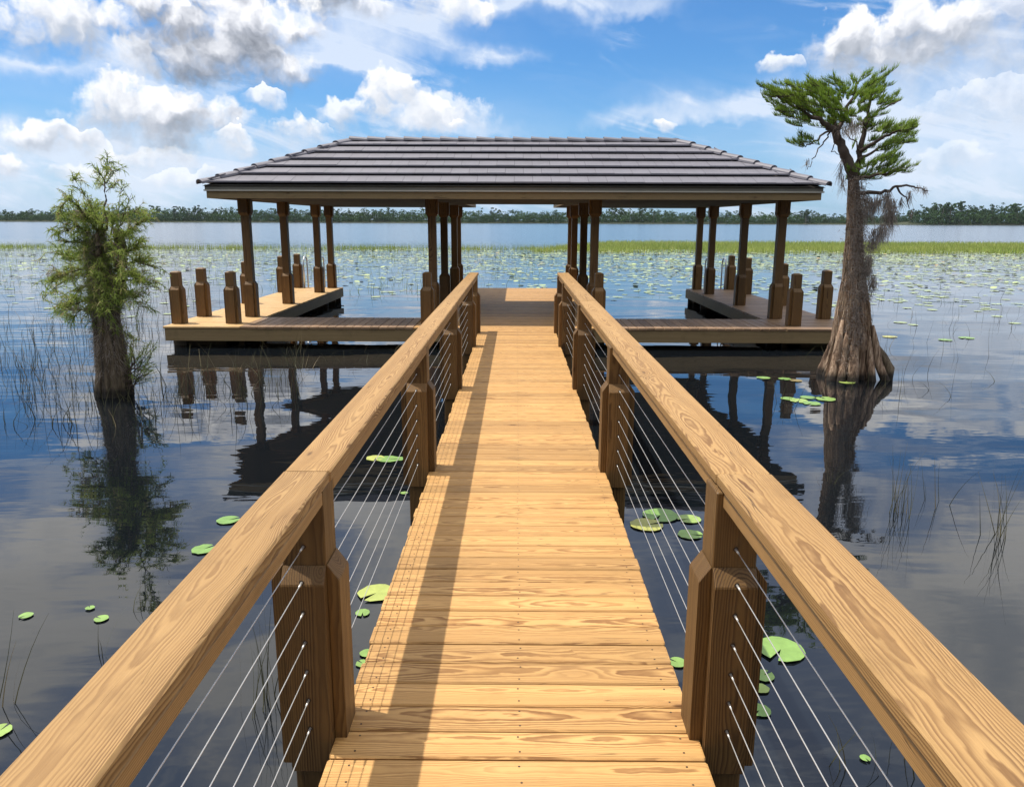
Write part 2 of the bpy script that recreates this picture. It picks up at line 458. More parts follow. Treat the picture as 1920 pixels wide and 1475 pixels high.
W_RAIL = wood('rail_pine', (0.41, 0.25, 0.10), (0.31, 0.175, 0.062), (0.125, 0.055, 0.017), 220, 1.0, 0.55, 0.10, 0.8)
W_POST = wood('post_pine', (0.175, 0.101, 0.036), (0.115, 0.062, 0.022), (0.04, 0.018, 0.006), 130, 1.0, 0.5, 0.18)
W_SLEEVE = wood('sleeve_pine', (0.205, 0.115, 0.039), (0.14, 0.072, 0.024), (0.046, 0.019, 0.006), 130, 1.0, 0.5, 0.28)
W_FASCIA = wood('fascia_pine', (0.26, 0.19, 0.095), (0.20, 0.14, 0.068), (0.11, 0.068, 0.03), 120, .8, 0.6, 0.12)
W_PILE = wood('wet_pile', (0.10, 0.075, 0.045), (0.07, 0.052, 0.033), (0.03, 0.022, 0.014), 120, .8, 0.6, 0.12)
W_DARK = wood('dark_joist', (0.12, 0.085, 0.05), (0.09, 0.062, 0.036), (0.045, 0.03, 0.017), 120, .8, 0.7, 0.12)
def simple(name, col, rough=0.5, metal=0.0, var=0.15, scale=8.0, bumpd=0.0, spec=0.5):
    m, t, p, out = material(name)
    co = t.new('ShaderNodeTexCoord').outputs['Object']
    n = t.noise(co, scale, 4.0, 0.6)
    t.put(p.inputs['Base Color'], t.vm('SCALE', t.mix(0.0, col, col), scale=t.rng(n, 0.25, 0.75, 1 - var, 1 + var)))
    p.inputs['Roughness'].default_value = rough; p.inputs['Metallic'].default_value = metal
    p.inputs['Specular IOR Level'].default_value = spec
    if bumpd: t.put(p.inputs['Normal'], bump(t, n, bumpd, 1.0))
    return m
M_SCREW = simple('screw_head', (0.07, 0.045, 0.028), 0.5, 0.3)
M_CABLE = simple('steel_cable', (0.62, 0.62, 0.61), 0.35, 0.6, 0.05)
M_ALU = simple('ladder_tube', (0.72, 0.74, 0.76), 0.3, 0.8, 0.05)
M_FLASH = simple('drip_edge_metal', (0.20, 0.19, 0.165), 0.45, 0.2, 0.12, 3)
M_FLASH2 = simple('drip_edge_lip', (0.50, 0.48, 0.42), 0.4, 0.2, 0.08, 3)
def tile_mat():
    m, t, p, out = material('slate_grey_roof_tile')
    tn = t.new('ShaderNodeAttribute', attribute_name='tone').outputs['Fac']
    co = t.new('ShaderNodeTexCoord').outputs['Object']
    n = t.noise(co, 5.0, 5.0, 0.65); n2 = t.noise(co, 90.0, 3.0, 0.6)
    f = t.m('ADD', t.m('ADD', 1.0, t.m('MULTIPLY', tn, 0.05)), t.m('ADD', t.m('MULTIPLY', t.m('SUBTRACT', n, 0.5), 0.5), t.m('MULTIPLY', t.m('SUBTRACT', n2, 0.5), 0.3)))
    t.put(p.inputs['Base Color'], t.vm('SCALE', t.mix(0.0, (0.150, 0.148, 0.180), (0, 0, 0)), scale=f))
    p.inputs['Roughness'].default_value = 0.55
    t.put(p.inputs['Normal'], bump(t, n2, 0.001, 0.6))
    return m
M_TILE = tile_mat()
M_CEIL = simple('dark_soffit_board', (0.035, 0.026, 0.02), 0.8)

# ---------------------------------------------------------------- water
def water_mat():
    m, t, p, out = material('lake_water')
    co = t.new('ShaderNodeTexCoord').outputs['Object']
    x, y, z = t.sep(co)
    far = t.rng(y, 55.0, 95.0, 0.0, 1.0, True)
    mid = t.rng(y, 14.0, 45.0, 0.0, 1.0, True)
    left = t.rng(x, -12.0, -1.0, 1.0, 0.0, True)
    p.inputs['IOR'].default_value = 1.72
    t.put(p.inputs['Base Color'], t.mix(far, t.mix(t.noise(co, 0.35, 2.0, 0.5), (0.003, 0.005, 0.007), (0.007, 0.009, 0.012)), (0.05, 0.075, 0.12)))  # reflected sky light is painted into the bluish base of the far water
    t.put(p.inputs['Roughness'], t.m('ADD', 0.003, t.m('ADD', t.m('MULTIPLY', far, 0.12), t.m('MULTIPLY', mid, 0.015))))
    # slow swell, crossing ripples, small wavelets
    a = t.noise(t.vm('MULTIPLY', co, (0.55, 1.0, 1.0)), 0.55, 1.0, 0.4, 0.3)
    b = t.noise(t.vm('MULTIPLY', co, (0.8, 2.6, 1.0)), 1.7, 2.0, 0.5, 0.3)
    c = t.noise(t.vm('MULTIPLY', co, (1.2, 3.4, 1.0)), 5.0, 2.0, 0.5)
    patch = t.rng(t.noise(co, 0.16, 2.0, 0.5), 0.42, 0.62, 0.0, 1.0, True)
    bamp = t.m('ADD', 0.0018, t.m('MULTIPLY', t.m('MAXIMUM', t.m('MULTIPLY', left, t.rng(y, 5.0, 10.0, 0.0, 1.0)), mid), 0.008))
    camp = t.m('MULTIPLY', t.m('ADD', 0.004, t.m('MULTIPLY', patch, t.m('ADD', 0.03, mid))), 0.004)
    h = t.m('ADD', t.m('MULTIPLY', a, t.rng(y, 4.0, 9.0, 0.035, 0.055)), t.m('ADD', t.m('MULTIPLY', b, bamp), t.m('MULTIPLY', c, camp)))
    h = t.m('ADD', h, t.m('MULTIPLY', t.m('MULTIPLY', t.noise(t.vm('MULTIPLY', co, (0.25, 0.9, 1.0)), 1.2, 4.0, 0.6), far), 0.04))
    bn = t.new('ShaderNodeBump'); bn.inputs['Distance'].default_value = 1.0
    bn.inputs['Strength'].default_value = 1.0
    t.put(bn.inputs['Height'], h)
    t.put(p.inputs['Normal'], bn.outputs[0])
    return m
M_WATER = water_mat()
WZ = 0.0
wv = [(-4000, -30, 0), (4000, -30, 0), (4000, 6000, 0), (-4000, 6000, 0)]
wo = mesh_obj('water', wv, [(0, 1, 2, 3)], M_WATER)
tag(wo, kind='structure')
# ---------------------------------------------------------------- walkway
DZ = 0.36                     # deck surface above the water
TH = 0.036
CX = 0.012                    # walkway centre line
HW = 0.612                    # half width of the decking
def deck_boards(w, x0, x1, y0, y1, along='x', pitch=0.1405, bw=0.1325, z=DZ, screws=(), ragged=0.006, tone=None, mi=0):
    """decking boards laid side by side from y0 to y1 (along x) or from x0 to x1 (along y)"""
    a, b = (y0, y1) if along == 'x' else (x0, x1)
    n = int(round((b - a) / pitch)); pt = (b - a) / n; bw = pt * bw / pitch
    for i in range(n):
        s0 = a + i * pt + random.uniform(-.0008, .0008); s1 = s0 + bw
        zt = z + random.uniform(-.0015, .0015)
        e0 = random.uniform(-ragged, ragged); e1 = random.uniform(-ragged, ragged)
        if along == 'x': w.box(x0 + e0, x1 + e1, s0, s1, zt - TH, zt, 'x', 0.006, mi, tone)
        else: w.box(s0, s1, y0 + e0, y1 + e1, zt - TH, zt, 'y', 0.005, mi, tone)
        for q in screws:
            for d in (0.028, bw - 0.03):
                j = random.uniform(-.006, .006)
                c = (q + j, s0 + d + random.uniform(-.004, .004), zt + .0006) if along == 'x' else (s0 + d, q + j, zt + .0006)
                w.disc(c, 0.0042, 1)
bw_ = empty('boardwalk', 'long yellow pine boardwalk leading straight out to the boathouse', 'boardwalk', (0, 5, 0))
w = WB()
deck_boards(w, CX - HW, CX + HW, -1.6, 12.60, 'x', screws=(CX - .54, CX + .005, CX + .545))
w.build('decking', [W_DECK, M_SCREW], bw_)
for sx in (-0.50, 0.0, 0.50):
    w = WB(); w.box(CX + sx - .02, CX + sx + .02, -1.5, 12.55, DZ - TH - .20, DZ - TH - .002, 'y', .002)
    w.build('joist', W_DARK, bw_)
for k, yy in enumerate((-.45, 2.36, 5.21, 7.91, 10.70)):
    w = WB(); w.box(CX - .58, CX + .58, yy + .09, yy + .13, DZ - TH - .44, DZ - TH - .206, 'x', .002)
    w.build('cross_beam', W_DARK, bw_)

CORE = 0.14; SL = 0.04
def post(parent, cx, cy, z0, z1, core=CORE, sl=SL, s0=DZ - .01, s1=DZ + .63, cham=.055, name='post', cap=None, bevel=0.0, sl_low=None, sw=None, out=None):
    """square timber with four bevel-topped boards fixed round its foot"""
    w = WB(); h = core / 2
    if bevel:
        w.box(cx - h, cx + h, cy - h, cy + h, z0, z1 - bevel, 'z', .004)
        w.prism([(-h, -h), (h, -h), (h, h), (-h, h)], (cx, cy, z1 - bevel), (1, 0, 0), (0, 1, 0), (0, 0, 1), .002, cham=0)
        # low pyramid cap
        b0 = len(w.v)
        for q in ((-h, -h), (h, -h), (h, h), (-h, h)):
            w.v.append(Vector((cx + q[0], cy + q[1], z1 - bevel + .002))); w.gc.append((q[0], q[1], .03)); w.tn.append(.8)
        hh = h * .45
        for q in ((-hh, -hh), (hh, -hh), (hh, hh), (-hh, hh)):
            w.v.append(Vector((cx + q[0], cy + q[1], z1))); w.gc.append((q[0], q[1], .03)); w.tn.append(.8)
        for i in range(4):
            j = (i + 1) % 4; w.f.append((b0 + i, b0 + j, b0 + 4 + j, b0 + 4 + i)); w.mi.append(0)
        w.f.append((b0 + 4, b0 + 5, b0 + 6, b0 + 7)); w.mi.append(0)
    else:
        w.box(cx - h, cx + h, cy - h, cy + h, z0, z1, 'z', .004)
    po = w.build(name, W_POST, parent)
    hw = (sw or core * 0.98) / 2
    for k in range(4):
        a = k * math.pi / 2; N = Vector((math.cos(a), math.sin(a), 0)); T = Vector((-math.sin(a), math.cos(a), 0))
        low = s0
        if sl_low is not None and out is not None and N.x * out > .5: low = sl_low
        if sl_low is not None and abs(N.y) > .5: low = sl_low
        w = WB()
        prof = [(0.001, low), (sl, low), (sl, s1 - cham), (0.001, s1)]
        o = Vector((cx, cy, 0)) + N * h - T * hw
        w.prism(prof, o, N, (0, 0, 1), T, hw * 2, grain=(0, 0, 1), cham=.0035)
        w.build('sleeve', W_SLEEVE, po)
    if cap:
        c0, c1, cc = cap
        for k in range(4):
            a = k * math.pi / 2; N = Vector((math.cos(a), math.sin(a), 0)); T = Vector((-math.sin(a), math.cos(a), 0))
            w = WB(); prof = [(0.001, c0), (sl, c0 + cc), (sl, c1), (0.001, c1)]
            w.prism(prof, Vector((cx, cy, 0)) + N * h - T * hw, N, (0, 0, 1), T, hw * 2, grain=(0, 0, 1), cham=.0035)
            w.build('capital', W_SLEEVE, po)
    return po

PY = (-0.45, 2.36, 5.21, 7.91, 10.71, 12.05)
RT = DZ + 0.918
for side, word in ((-1, 'left'), (1, 'right')):
    px = CX + side * (HW + CORE / 2 + .004)
    rl = empty('cable_railing', word + ' pine railing of the boardwalk with wide top rail and steel cables', 'railing', (px, 5, 0), 'railings along the boardwalk')
    for yy in PY:
        post(rl, px, yy, -0.8, RT - .0405, sl_low=DZ - .10, out=side)
    # top rail in lengths, joined over the posts
    inner = CX + side * (HW - .004 + (.02 if side > 0 else 0)); outer = CX + side * (HW + (.193 if side > 0 else .144))
    x0, x1 = min(inner, outer), max(inner, outer)
    js = (-1.5, 2.36, 7.91, 12.30)
    for a, b in zip(js, js[1:]):
        w = WB(); dz = random.uniform(-.002, .002)
        dx = random.uniform(-.003, .003)
        w.box(x0 + dx, x1 + dx, a + .0015, b - .0015, RT - .04 + dz, RT + dz, 'y', .006, pith=(random.uniform(-.02, .02), side * .02 + .05))
        w.build('top_rail', W_RAIL, rl)
    for a, b in zip((-1.5,) + PY, PY):
        w = WB(); w.box(min(inner + side * .008, inner + side * .098), max(inner + side * .008, inner + side * .098), a + (CORE / 2 + .002 if a > -1.4 else 0), b - CORE / 2 - .002, RT - .088, RT - .043, 'y', .004)
        w.build('sub_rail', W_RAIL, rl)
    for k in range(7):
        w = WB(); z = DZ + .066 + k * .104
        pts = []
        for a, b in zip(PY, PY[1:]):
            for u in (0, .25, .5, .75):
                pts.append((px, a + (b - a) * u, z - .006 * math.sin(u * math.pi)))
        pts.append((px, PY[-1], z))
        w.tube(pts, 0.0017, 6)
        off = CORE / 2 + (SL if z < DZ + .60 else 0)
        for q in PY:
            for d in (-1, 1):
                if q == PY[-1] and d > 0: continue
                w.tube([(px, q + d * (off - .002), z), (px, q + d * (off + .034), z)], [.0042, .0030], 8)      # swaged ends
                w.disc((px, q + d * (off + .0012), z), .0085, 1, 10, (0, 1, 0))
        w.build('cable', [M_CABLE, M_SCREW], rl, smooth=True)

# ---------------------------------------------------------------- dock
dock = empty('dock', 'U-shaped timber dock around two boat slips under the roof', 'dock', (0, 16, 0))
YF, YB = 12.62, 20.42
XA0, XA1 = 4.50, 5.76
OX = -0.06                                  # centre of the boathouse
w = WB(); deck_boards(w, OX - 1.62, OX + 1.62, YF, YB, 'x', screws=()); w.build('centre_decking', [W_DECK, M_SCREW], dock)
for s in (-1, 1):
    xa, xb = sorted((OX + s * XA0, OX + s * XA1))
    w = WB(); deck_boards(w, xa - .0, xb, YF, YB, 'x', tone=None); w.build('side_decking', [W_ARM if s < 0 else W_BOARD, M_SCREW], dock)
    xa, xb = sorted((OX + s * 1.63, OX + s * (XA0 - .006)))
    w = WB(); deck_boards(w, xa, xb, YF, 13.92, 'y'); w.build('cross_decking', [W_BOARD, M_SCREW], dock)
    # fascia boards, butted
    xa, xb = sorted((OX + s * (HW + .22), OX + s * (XA1 - .02)))
    w = WB(); w.box(xa, xb, YF + .018, YF + .056, DZ - TH - .205, DZ - TH - .003, 'x'); w.build('front_fascia', W_FASCIA, dock)
    for X, y0, y1 in ((XA0 + .02, 13.93, YB - .03), (1.60, 13.93, YB - .03), (XA1 - .06, YF + .06, YB - .03)):
        xx = OX + s * X; w = WB(); w.box(xx - .019, xx + .019, y0, y1, DZ - TH - .205, DZ - TH - .003, 'y'); w.build('side_fascia', W_FASCIA, dock)
    xa, xb = sorted((OX + s * 1.62, OX + s * XA0))
    w = WB(); w.box(xa, xb, 13.86, 13.90, DZ - TH - .205, DZ - TH - .003, 'x'); w.build('slip_fascia', W_FASCIA, dock)
    xa, xb = sorted((OX + s * XA0, OX + s * (XA1 - .02)))
    w = WB(); w.box(xa, xb, YB - .028, YB + .01, DZ - TH - .205, DZ - TH - .003, 'x'); w.build('rear_fascia', W_FASCIA, dock)
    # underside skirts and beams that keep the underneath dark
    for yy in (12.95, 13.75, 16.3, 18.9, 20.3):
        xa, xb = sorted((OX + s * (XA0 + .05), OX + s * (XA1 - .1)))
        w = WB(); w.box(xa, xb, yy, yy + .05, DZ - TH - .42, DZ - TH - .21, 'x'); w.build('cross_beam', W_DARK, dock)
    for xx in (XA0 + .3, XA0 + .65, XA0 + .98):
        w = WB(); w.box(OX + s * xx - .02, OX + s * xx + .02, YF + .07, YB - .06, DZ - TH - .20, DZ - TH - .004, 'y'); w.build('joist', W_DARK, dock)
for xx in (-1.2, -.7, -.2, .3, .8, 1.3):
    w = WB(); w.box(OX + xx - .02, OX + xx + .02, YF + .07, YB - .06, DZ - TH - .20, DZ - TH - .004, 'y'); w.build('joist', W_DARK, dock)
w = WB(); w.box(OX - 1.6, OX + 1.6, YB - .028, YB + .01, DZ - TH - .205, DZ - TH - .003, 'x'); w.build('rear_fascia', W_FASCIA, dock)

# roof posts and mooring posts
RY = (14.02, 16.30, 18.92, 20.24)
C8 = 0.142
bh = empty('boathouse', 'open boathouse with grey tiled hip roof on timber posts', 'boathouse', (OX, 16, 0))
BEAMZ = DZ + 2.085
for X in (-4.74, -1.44, 1.44, 4.74):
    for yy in RY:
        post(bh, OX + X, yy, -0.9, BEAMZ, C8, .042, DZ + .001, DZ + .64, .06, 'roof_post', cap=(DZ + 1.78, BEAMZ - .002, .06))
short = [(-5.64, 13.02, 'short sleeved post at the outer front corner of the left dock arm'),
         (-5.62, 14.02, 'short sleeved post second along the outer edge of left dock arm'),
         (-4.74, 13.06, 'short sleeved post at the inner front corner of the left dock arm'),
         (-5.60, 16.30, 'short sleeved post behind the nearest left roof post, outer edge'),
         (-5.64, 18.92, 'short sleeved post fourth along the outer edge of left dock arm'),
         (-5.62, 20.24, 'short sleeved post beside the ladder at rear of left dock arm'),
         (-1.44, 13.06, 'short sleeved post standing just left of the left handrail'),
         (1.44, 13.06, 'short sleeved post standing just right of the right handrail'),
         (4.74, 13.06, 'short sleeved post at the inner front corner of the right dock arm'),
         (5.62, 14.02, 'short sleeved post beside the big cypress on right dock arm'),
         (5.62, 16.30, 'short sleeved post behind the nearest right roof post, outer edge'),
         (5.64, 18.92, 'short sleeved post fourth along the outer edge of right dock arm'),
         (5.60, 20.24, 'short sleeved post beside the ladder at rear of right dock arm')]
for x, y, lb in short:
    e = empty('mooring_post', lb, 'post', (OX + x, y, DZ), 'short posts along the dock edges')
    post(e, OX + x, y, DZ - .5, DZ + .875, C8, .042, DZ + .001, DZ + .63, .06, 'core', bevel=.022)
for X, ys in ((-5.62, (13.02, 16.3, 18.92, 20.2)), (5.62, (13.02, 16.3, 18.92, 20.2)), (-4.74, (13.06,)), (4.74, (13.06,)), (-1.44, (13.06,)), (1.44, (13.06,))):
    for yy in ys:
        w = WB(); w.box(OX + X - .11, OX + X + .11, yy - .11, yy + .11, -1.0, DZ - TH - .008, 'z'); w.build('piling', W_PILE, dock)

# swim ladders at the far ends of the arms
for s, x0 in ((-1, -5.22), (1, 5.22)):
    e = empty('swim_ladder', 'pair of curved metal ladder handles at the rear of the %s dock arm' % ('left' if s < 0 else 'right'), 'ladder', (OX + x0, YB, DZ))
    for dx in (-.22, .22):
        w = WB(); pts = [(OX + x0 + dx, YB - .26, DZ), (OX + x0 + dx, YB - .26, DZ + .56)]
        for k in range(9):
            a = math.pi * k / 8; pts.append((OX + x0 + dx, YB - .08 - .18 * math.cos(a), DZ + .62 + .18 * math.sin(a)))
        pts += [(OX + x0 + dx, YB + .10, DZ + .5), (OX + x0 + dx, YB + .10, -.9)]
        w.tube(pts, .021, 8); w.build('handrail', M_ALU, e, smooth=True)
    for z in (.25, 0.0, -.3, -.6):
        w = WB(); w.tube([(OX + x0 - .22, YB + .10, z), (OX + x0 + .22, YB + .10, z)], .02, 8); w.build('rung', M_ALU, e, smooth=True)

# ---------------------------------------------------------------- roof
X1 = 5.11; Y0 = 13.10; D = 2.06; Y3 = 21.3
XI = X1 - 2 * D; YI = Y0 + 2 * D            # inner eaves of the U
ZE = DZ + 2.285; ZR = ZE + 0.885
NC = 6; RUN = D / NC; SLP = (ZR - ZE) / D
# eave loops: start, end, inward direction, hip(+1)/valley(-1) at each end
SL_ = [((-X1, Y0), (X1, Y0), (0, 1), 1, 1), ((-X1, Y3), (-X1, Y0), (1, 0), 1, 1), ((X1, Y0), (X1, Y3), (-1, 0), 1, 1),
       ((XI, YI), (-XI, YI), (0, -1), -1, -1), ((-XI, YI), (-XI, Y3), (-1, 0), -1, 1), ((XI, Y3), (XI, YI), (1, 0), 1, -1),
       ((-XI, Y3), (-X1, Y3), (0, -1), 1, 1), ((X1, Y3), (XI, Y3), (0, -1), 1, 1)]
w = WB(); under = WB()
for (a, b, n, h0, h1) in SL_:
    a = Vector((OX + a[0], a[1], 0)); b = Vector((OX + b[0], b[1], 0)); N = Vector((n[0], n[1], 0)); T = (b - a).normalized(); L = (b - a).length
    def P(s, u, dz): return a + T * u + N * s + Vector((0, 0, ZE + SLP * s + dz))
    # deck under the tiles
    q = [P(0, 0, -.03), P(0, L, -.03), P(D, L - h1 * D, -.03), P(D, h0 * D, -.03)]
    k = len(under.v)
    for p_ in q: under.v.append(p_); under.gc.append((0, 0, 0)); under.tn.append(0)
    under.f.append((k, k + 1, k + 2, k + 3)); under.mi.append(0)
    for c in range(NC):
        s0 = c * RUN - (.03 if c == 0 else 0.0); s1 = (c + 1) * RUN + .05
        if c == NC - 1: s1 = D + .01
        tw = .305; off = (c % 2) * tw / 2
        u = -1.2 * tw - off - (D if h0 < 0 or h1 < 0 else 0)
        while u < L + D + tw:
            ua, ub = u + .002, u + tw - .002; u += tw
            jit = random.uniform(-.003, .003); tn = random.uniform(-1, 1)
            cs = []
            for s, (lo, hi) in ((s0, (h0 * s0, L - h1 * s0)), (s1, (h0 * s1, L - h1 * s1))):
                cs.append((max(ua, lo), min(ub, hi)))
            if cs[0][1] - cs[0][0] < .01 and cs[1][1] - cs[1][0] < .01: continue
            cs = [(x_, max(x_ + .001, y_)) if y_ < x_ + .001 else (x_, y_) for x_, y_ in cs]
            bt, tp = .062 + jit, .004
            k = len(w.v)
            vs = [P(s0, cs[0][0], .038), P(s0, cs[0][1], .038), P(s0, cs[0][1], bt), P(s0, cs[0][0], bt),
                  P(s1, cs[1][0], -.02), P(s1, cs[1][1], -.02), P(s1, cs[1][1], tp), P(s1, cs[1][0], tp)]
            for p_ in vs: w.v.append(p_); w.gc.append((0, 0, 0)); w.tn.append(tn)
            for f_ in ((0, 1, 2, 3), (3, 2, 6, 7), (0, 3, 7, 4), (1, 5, 6, 2), (4, 7, 6, 5), (0, 4, 5, 1)):
                w.f.append(tuple(k + i for i in f_)); w.mi.append(0)
roof = w.build('roof_tiles', M_TILE, bh)
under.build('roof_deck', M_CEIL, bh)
# ridge and hip caps: overlapping half barrels
def caps(p0, p1, n, r=.125, drop=.012):
    p0 = Vector(p0); p1 = Vector(p1); d = (p1 - p0); L = d.length; d.normalize()
    side = d.cross(Vector((0, 0, 1))).normalized(); up = side.cross(d).normalized()
    w = WB(); step = L / n
    for i in range(n):
        a = p0 + d * (i * step - .02); b = p0 + d * ((i + 1) * step + .035)
        tn = random.uniform(-1, 1); rings = []
        for q, rr, lift in ((a, r, .0), (b, r * .84, -.022)):
            for th in (1.0, .84):
                ring = []
                for k in range(9):
                    t_ = math.pi * (k / 8) ; cx_ = math.cos(t_); sy_ = math.sin(t_) ** .8
                    p_ = q + side * (cx_ * rr * th) + up * (sy_ * rr * .62 * th + lift - (1 - th) * .02 - .03)
                    w.v.append(p_); w.gc.append((0, 0, 0)); w.tn.append(tn); ring.append(len(w.v) - 1)
                rings.append(ring)
        for k in range(8):
            A, Ai, B, Bi = rings
            w.f.append((A[k], A[k + 1], B[k + 1], B[k])); w.f.append((Ai[k], Bi[k], Bi[k + 1], Ai[k + 1]))
            w.f.append((A[k], Ai[k], Ai[k + 1], A[k + 1])); w.f.append((B[k], B[k + 1], Bi[k + 1], Bi[k])); w.mi += [0] * 4
    return w.build('ridge_caps', M_TILE, bh, smooth=False)
zt = .035
def E(x, y, z): return (OX + x, y, z)
for s in (-1, 1):
    caps(E(s * (X1 + .02), Y0 - .02, ZE + zt), E(s * (X1 - D), Y0 + D, ZR + zt), 9)
    caps(E(s * X1, Y3, ZE + zt), E(s * (X1 - D), Y3 - D, ZR + zt), 9)
    caps(E(s * XI, Y3, ZE + zt), E(s * (X1 - D), Y3 - D, ZR + zt), 9)
    caps(E(s * (X1 - D), Y0 + D + .2, ZR + zt), E(s * (X1 - D), Y3 - D, ZR + zt), 11)
caps(E(-(X1 - D) - .0, Y0 + D, ZR + zt), E(X1 - D, Y0 + D, ZR + zt), 18)
# eave trim round the U: grey drip edge, pale lip, pine fascia; flat soffit inside
loop = [(-X1, Y0), (X1, Y0), (X1, Y3), (XI, Y3), (XI, YI), (-XI, YI), (-XI, Y3), (-X1, Y3)]
inn = []
def inset(k, d):
    p0 = Vector(loop[k - 1]); p1 = Vector(loop[k]); p2 = Vector(loop[(k + 1) % 8])
    e0 = (p1 - p0).normalized(); e1 = (p2 - p1).normalized()
    n0 = Vector((-e0.y, e0.x)); n1 = Vector((-e1.y, e1.x))
    return p1 + n0 * d + n1 * d
def trim(name, mat, d0, d1, z0, z1):
    w = WB()
    for k in range(8):
        j = (k + 1) % 8
        a0, a1 = inset(k, d0), inset(j, d0); b0, b1 = inset(k, d1), inset(j, d1)
        base = len(w.v); T = (a1 - a0).normalized(); tn = random.uniform(-1, 1); off = random.uniform(0, 50)
        for (p, z) in ((a0, z0), (a1, z0), (b1, z0), (b0, z0), (a0, z1), (a1, z1), (b1, z1), (b0, z1)):
            w.v.append(Vector((OX + p.x, p.y, z))); w.gc.append(((p - a0).dot(T) + off, (p - a0).dot(Vector((-T.y, T.x))), z - z0 + .04)); w.tn.append(tn)
        for f_ in ((0, 1, 5, 4), (1, 2, 6, 5), (2, 3, 7, 6), (3, 0, 4, 7), (4, 5, 6, 7), (0, 3, 2, 1)):
            w.f.append(tuple(base + i for i in f_)); w.mi.append(0)
    return w.build(name, mat, bh)
trim('drip_edge', M_FLASH, .028, .06, ZE - .085, ZE - .008)
trim('drip_edge_lip', M_FLASH2, .012, .06, ZE - .110, ZE - .087)
trim('eave_fascia', W_FASCIA, .045, .085, ZE - .225, ZE - .112)
w = WB()
zs = ZE - .21
for (xa, xb, ya, yb) in ((-X1 + .09, X1 - .09, Y0 + .09, YI - .09), (-X1 + .09, -XI - .09, YI - .088, Y3 - .09), (XI + .09, X1 - .09, YI - .088, Y3 - .09)):
    w.box(OX + xa, OX + xb, ya, yb, zs, zs + .012, 'x', 0)
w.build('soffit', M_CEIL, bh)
# bearing beams on the posts
for yy in (RY[0], RY[1], RY[3]):
    for xa, xb in (((-4.9, 4.9),) if yy < 17 else ((-4.9, -1.05), (1.05, 4.9))):
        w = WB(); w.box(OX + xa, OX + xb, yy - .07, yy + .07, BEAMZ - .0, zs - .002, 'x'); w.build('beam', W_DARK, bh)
for X in (-4.74, -1.44, 1.44, 4.74):
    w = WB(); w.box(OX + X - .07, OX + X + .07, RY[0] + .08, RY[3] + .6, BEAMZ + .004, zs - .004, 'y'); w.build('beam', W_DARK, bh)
# ---------------------------------------------------------------- vegetation materials
def leaf_mat(name, c0, c1, c2, rough=0.5, transl=0.25, scale=1.5, tonevar=.35):
    m, t, p, out = material(name)
    tn = t.new('ShaderNodeAttribute', attribute_name='tone').outputs['Fac']
    co = t.new('ShaderNodeTexCoord').outputs['Object']
    n = t.noise(co, scale, 3.0, 0.6)
    col = t.mix(t.rng(n, 0.35, 0.65), c0, c1)
    col = t.mix(t.rng(tn, 0.5, 1.0), col, c2)
    col = t.vm('SCALE', col, scale=t.m('ADD', 1.0, t.m('MULTIPLY', tn, tonevar)))
    t.put(p.inputs['Base Color'], col)
    p.inputs['Roughness'].default_value = rough
    p.inputs['Specular IOR Level'].default_value = 0.3
    tr = t.new('ShaderNodeBsdfTranslucent'); t.put(tr.inputs[0], col)
    mx = t.new('ShaderNodeMixShader'); mx.inputs[0].default_value = transl
    t.l.new(p.outputs[0], mx.inputs[1]); t.l.new(tr.outputs[0], mx.inputs[2]); t.l.new(mx.outputs[0], out.inputs[0])
    return m
L_CYP = leaf_mat('cypress_needles', (0.15, 0.25, 0.035), (0.24, 0.35, 0.055), (0.30, 0.36, 0.09), transl=.45, tonevar=.25)
L_CYP2 = leaf_mat('young_cypress_needles', (0.21, 0.31, 0.06), (0.33, 0.42, 0.09), (0.42, 0.34, 0.17), transl=.5, tonevar=.25)
L_MOSS = leaf_mat('spanish_moss', (0.30, 0.26, 0.235), (0.40, 0.35, 0.31), (0.22, 0.18, 0.155), .9, .3)
L_REED = leaf_mat('reed_stems', (0.17, 0.26, 0.07), (0.26, 0.33, 0.10), (0.30, 0.28, 0.13), transl=.3, scale=.4)
L_DRYREED = leaf_mat('dark_reed_stems', (0.06, 0.065, 0.035), (0.11, 0.105, 0.05), (0.20, 0.16, 0.09), transl=.1, scale=.6)
L_GRASS = leaf_mat('marsh_grass', (0.30, 0.39, 0.085), (0.40, 0.46, 0.11), (0.44, 0.42, 0.16), transl=.35, scale=.12)
L_WOOD = leaf_mat('far_foliage', (0.020, 0.055, 0.018), (0.040, 0.090, 0.024), (0.065, 0.115, 0.030), .8, .15, scale=.02, tonevar=.5)
def pad_mat():
    m, t, p, out = material('lily_pad_green')
    tn = t.new('ShaderNodeAttribute', attribute_name='tone').outputs['Fac']
    oi = t.new('ShaderNodeObjectInfo').outputs['Random']
    co = t.new('ShaderNodeTexCoord').outputs['Object']
    n = t.noise(co, 14.0, 3.0, 0.6)
    r = t.m('FRACT', t.m('ADD', oi, t.m('MULTIPLY', tn, 0.73)))
    col = t.ramp(r, [(0.0, (0.17, 0.31, 0.075)), (0.55, (0.23, 0.37, 0.10)), (0.8, (0.36, 0.46, 0.12)), (0.92, (0.42, 0.40, 0.10)), (1.0, (0.20, 0.14, 0.06))])
    col = t.vm('SCALE', col, scale=t.rng(n, 0.3, 0.7, 0.82, 1.12))
    t.put(p.inputs['Base Color'], col)
    p.inputs['Roughness'].default_value = 0.32
    t.put(p.inputs['Normal'], bump(t, n, 0.004, .6))
    return m
M_PAD = pad_mat()
M_PADF = leaf_mat('lily_field_pads', (0.30, 0.40, 0.17), (0.42, 0.48, 0.24), (0.30, 0.20, 0.09), .3, .0, 3.0, .25)
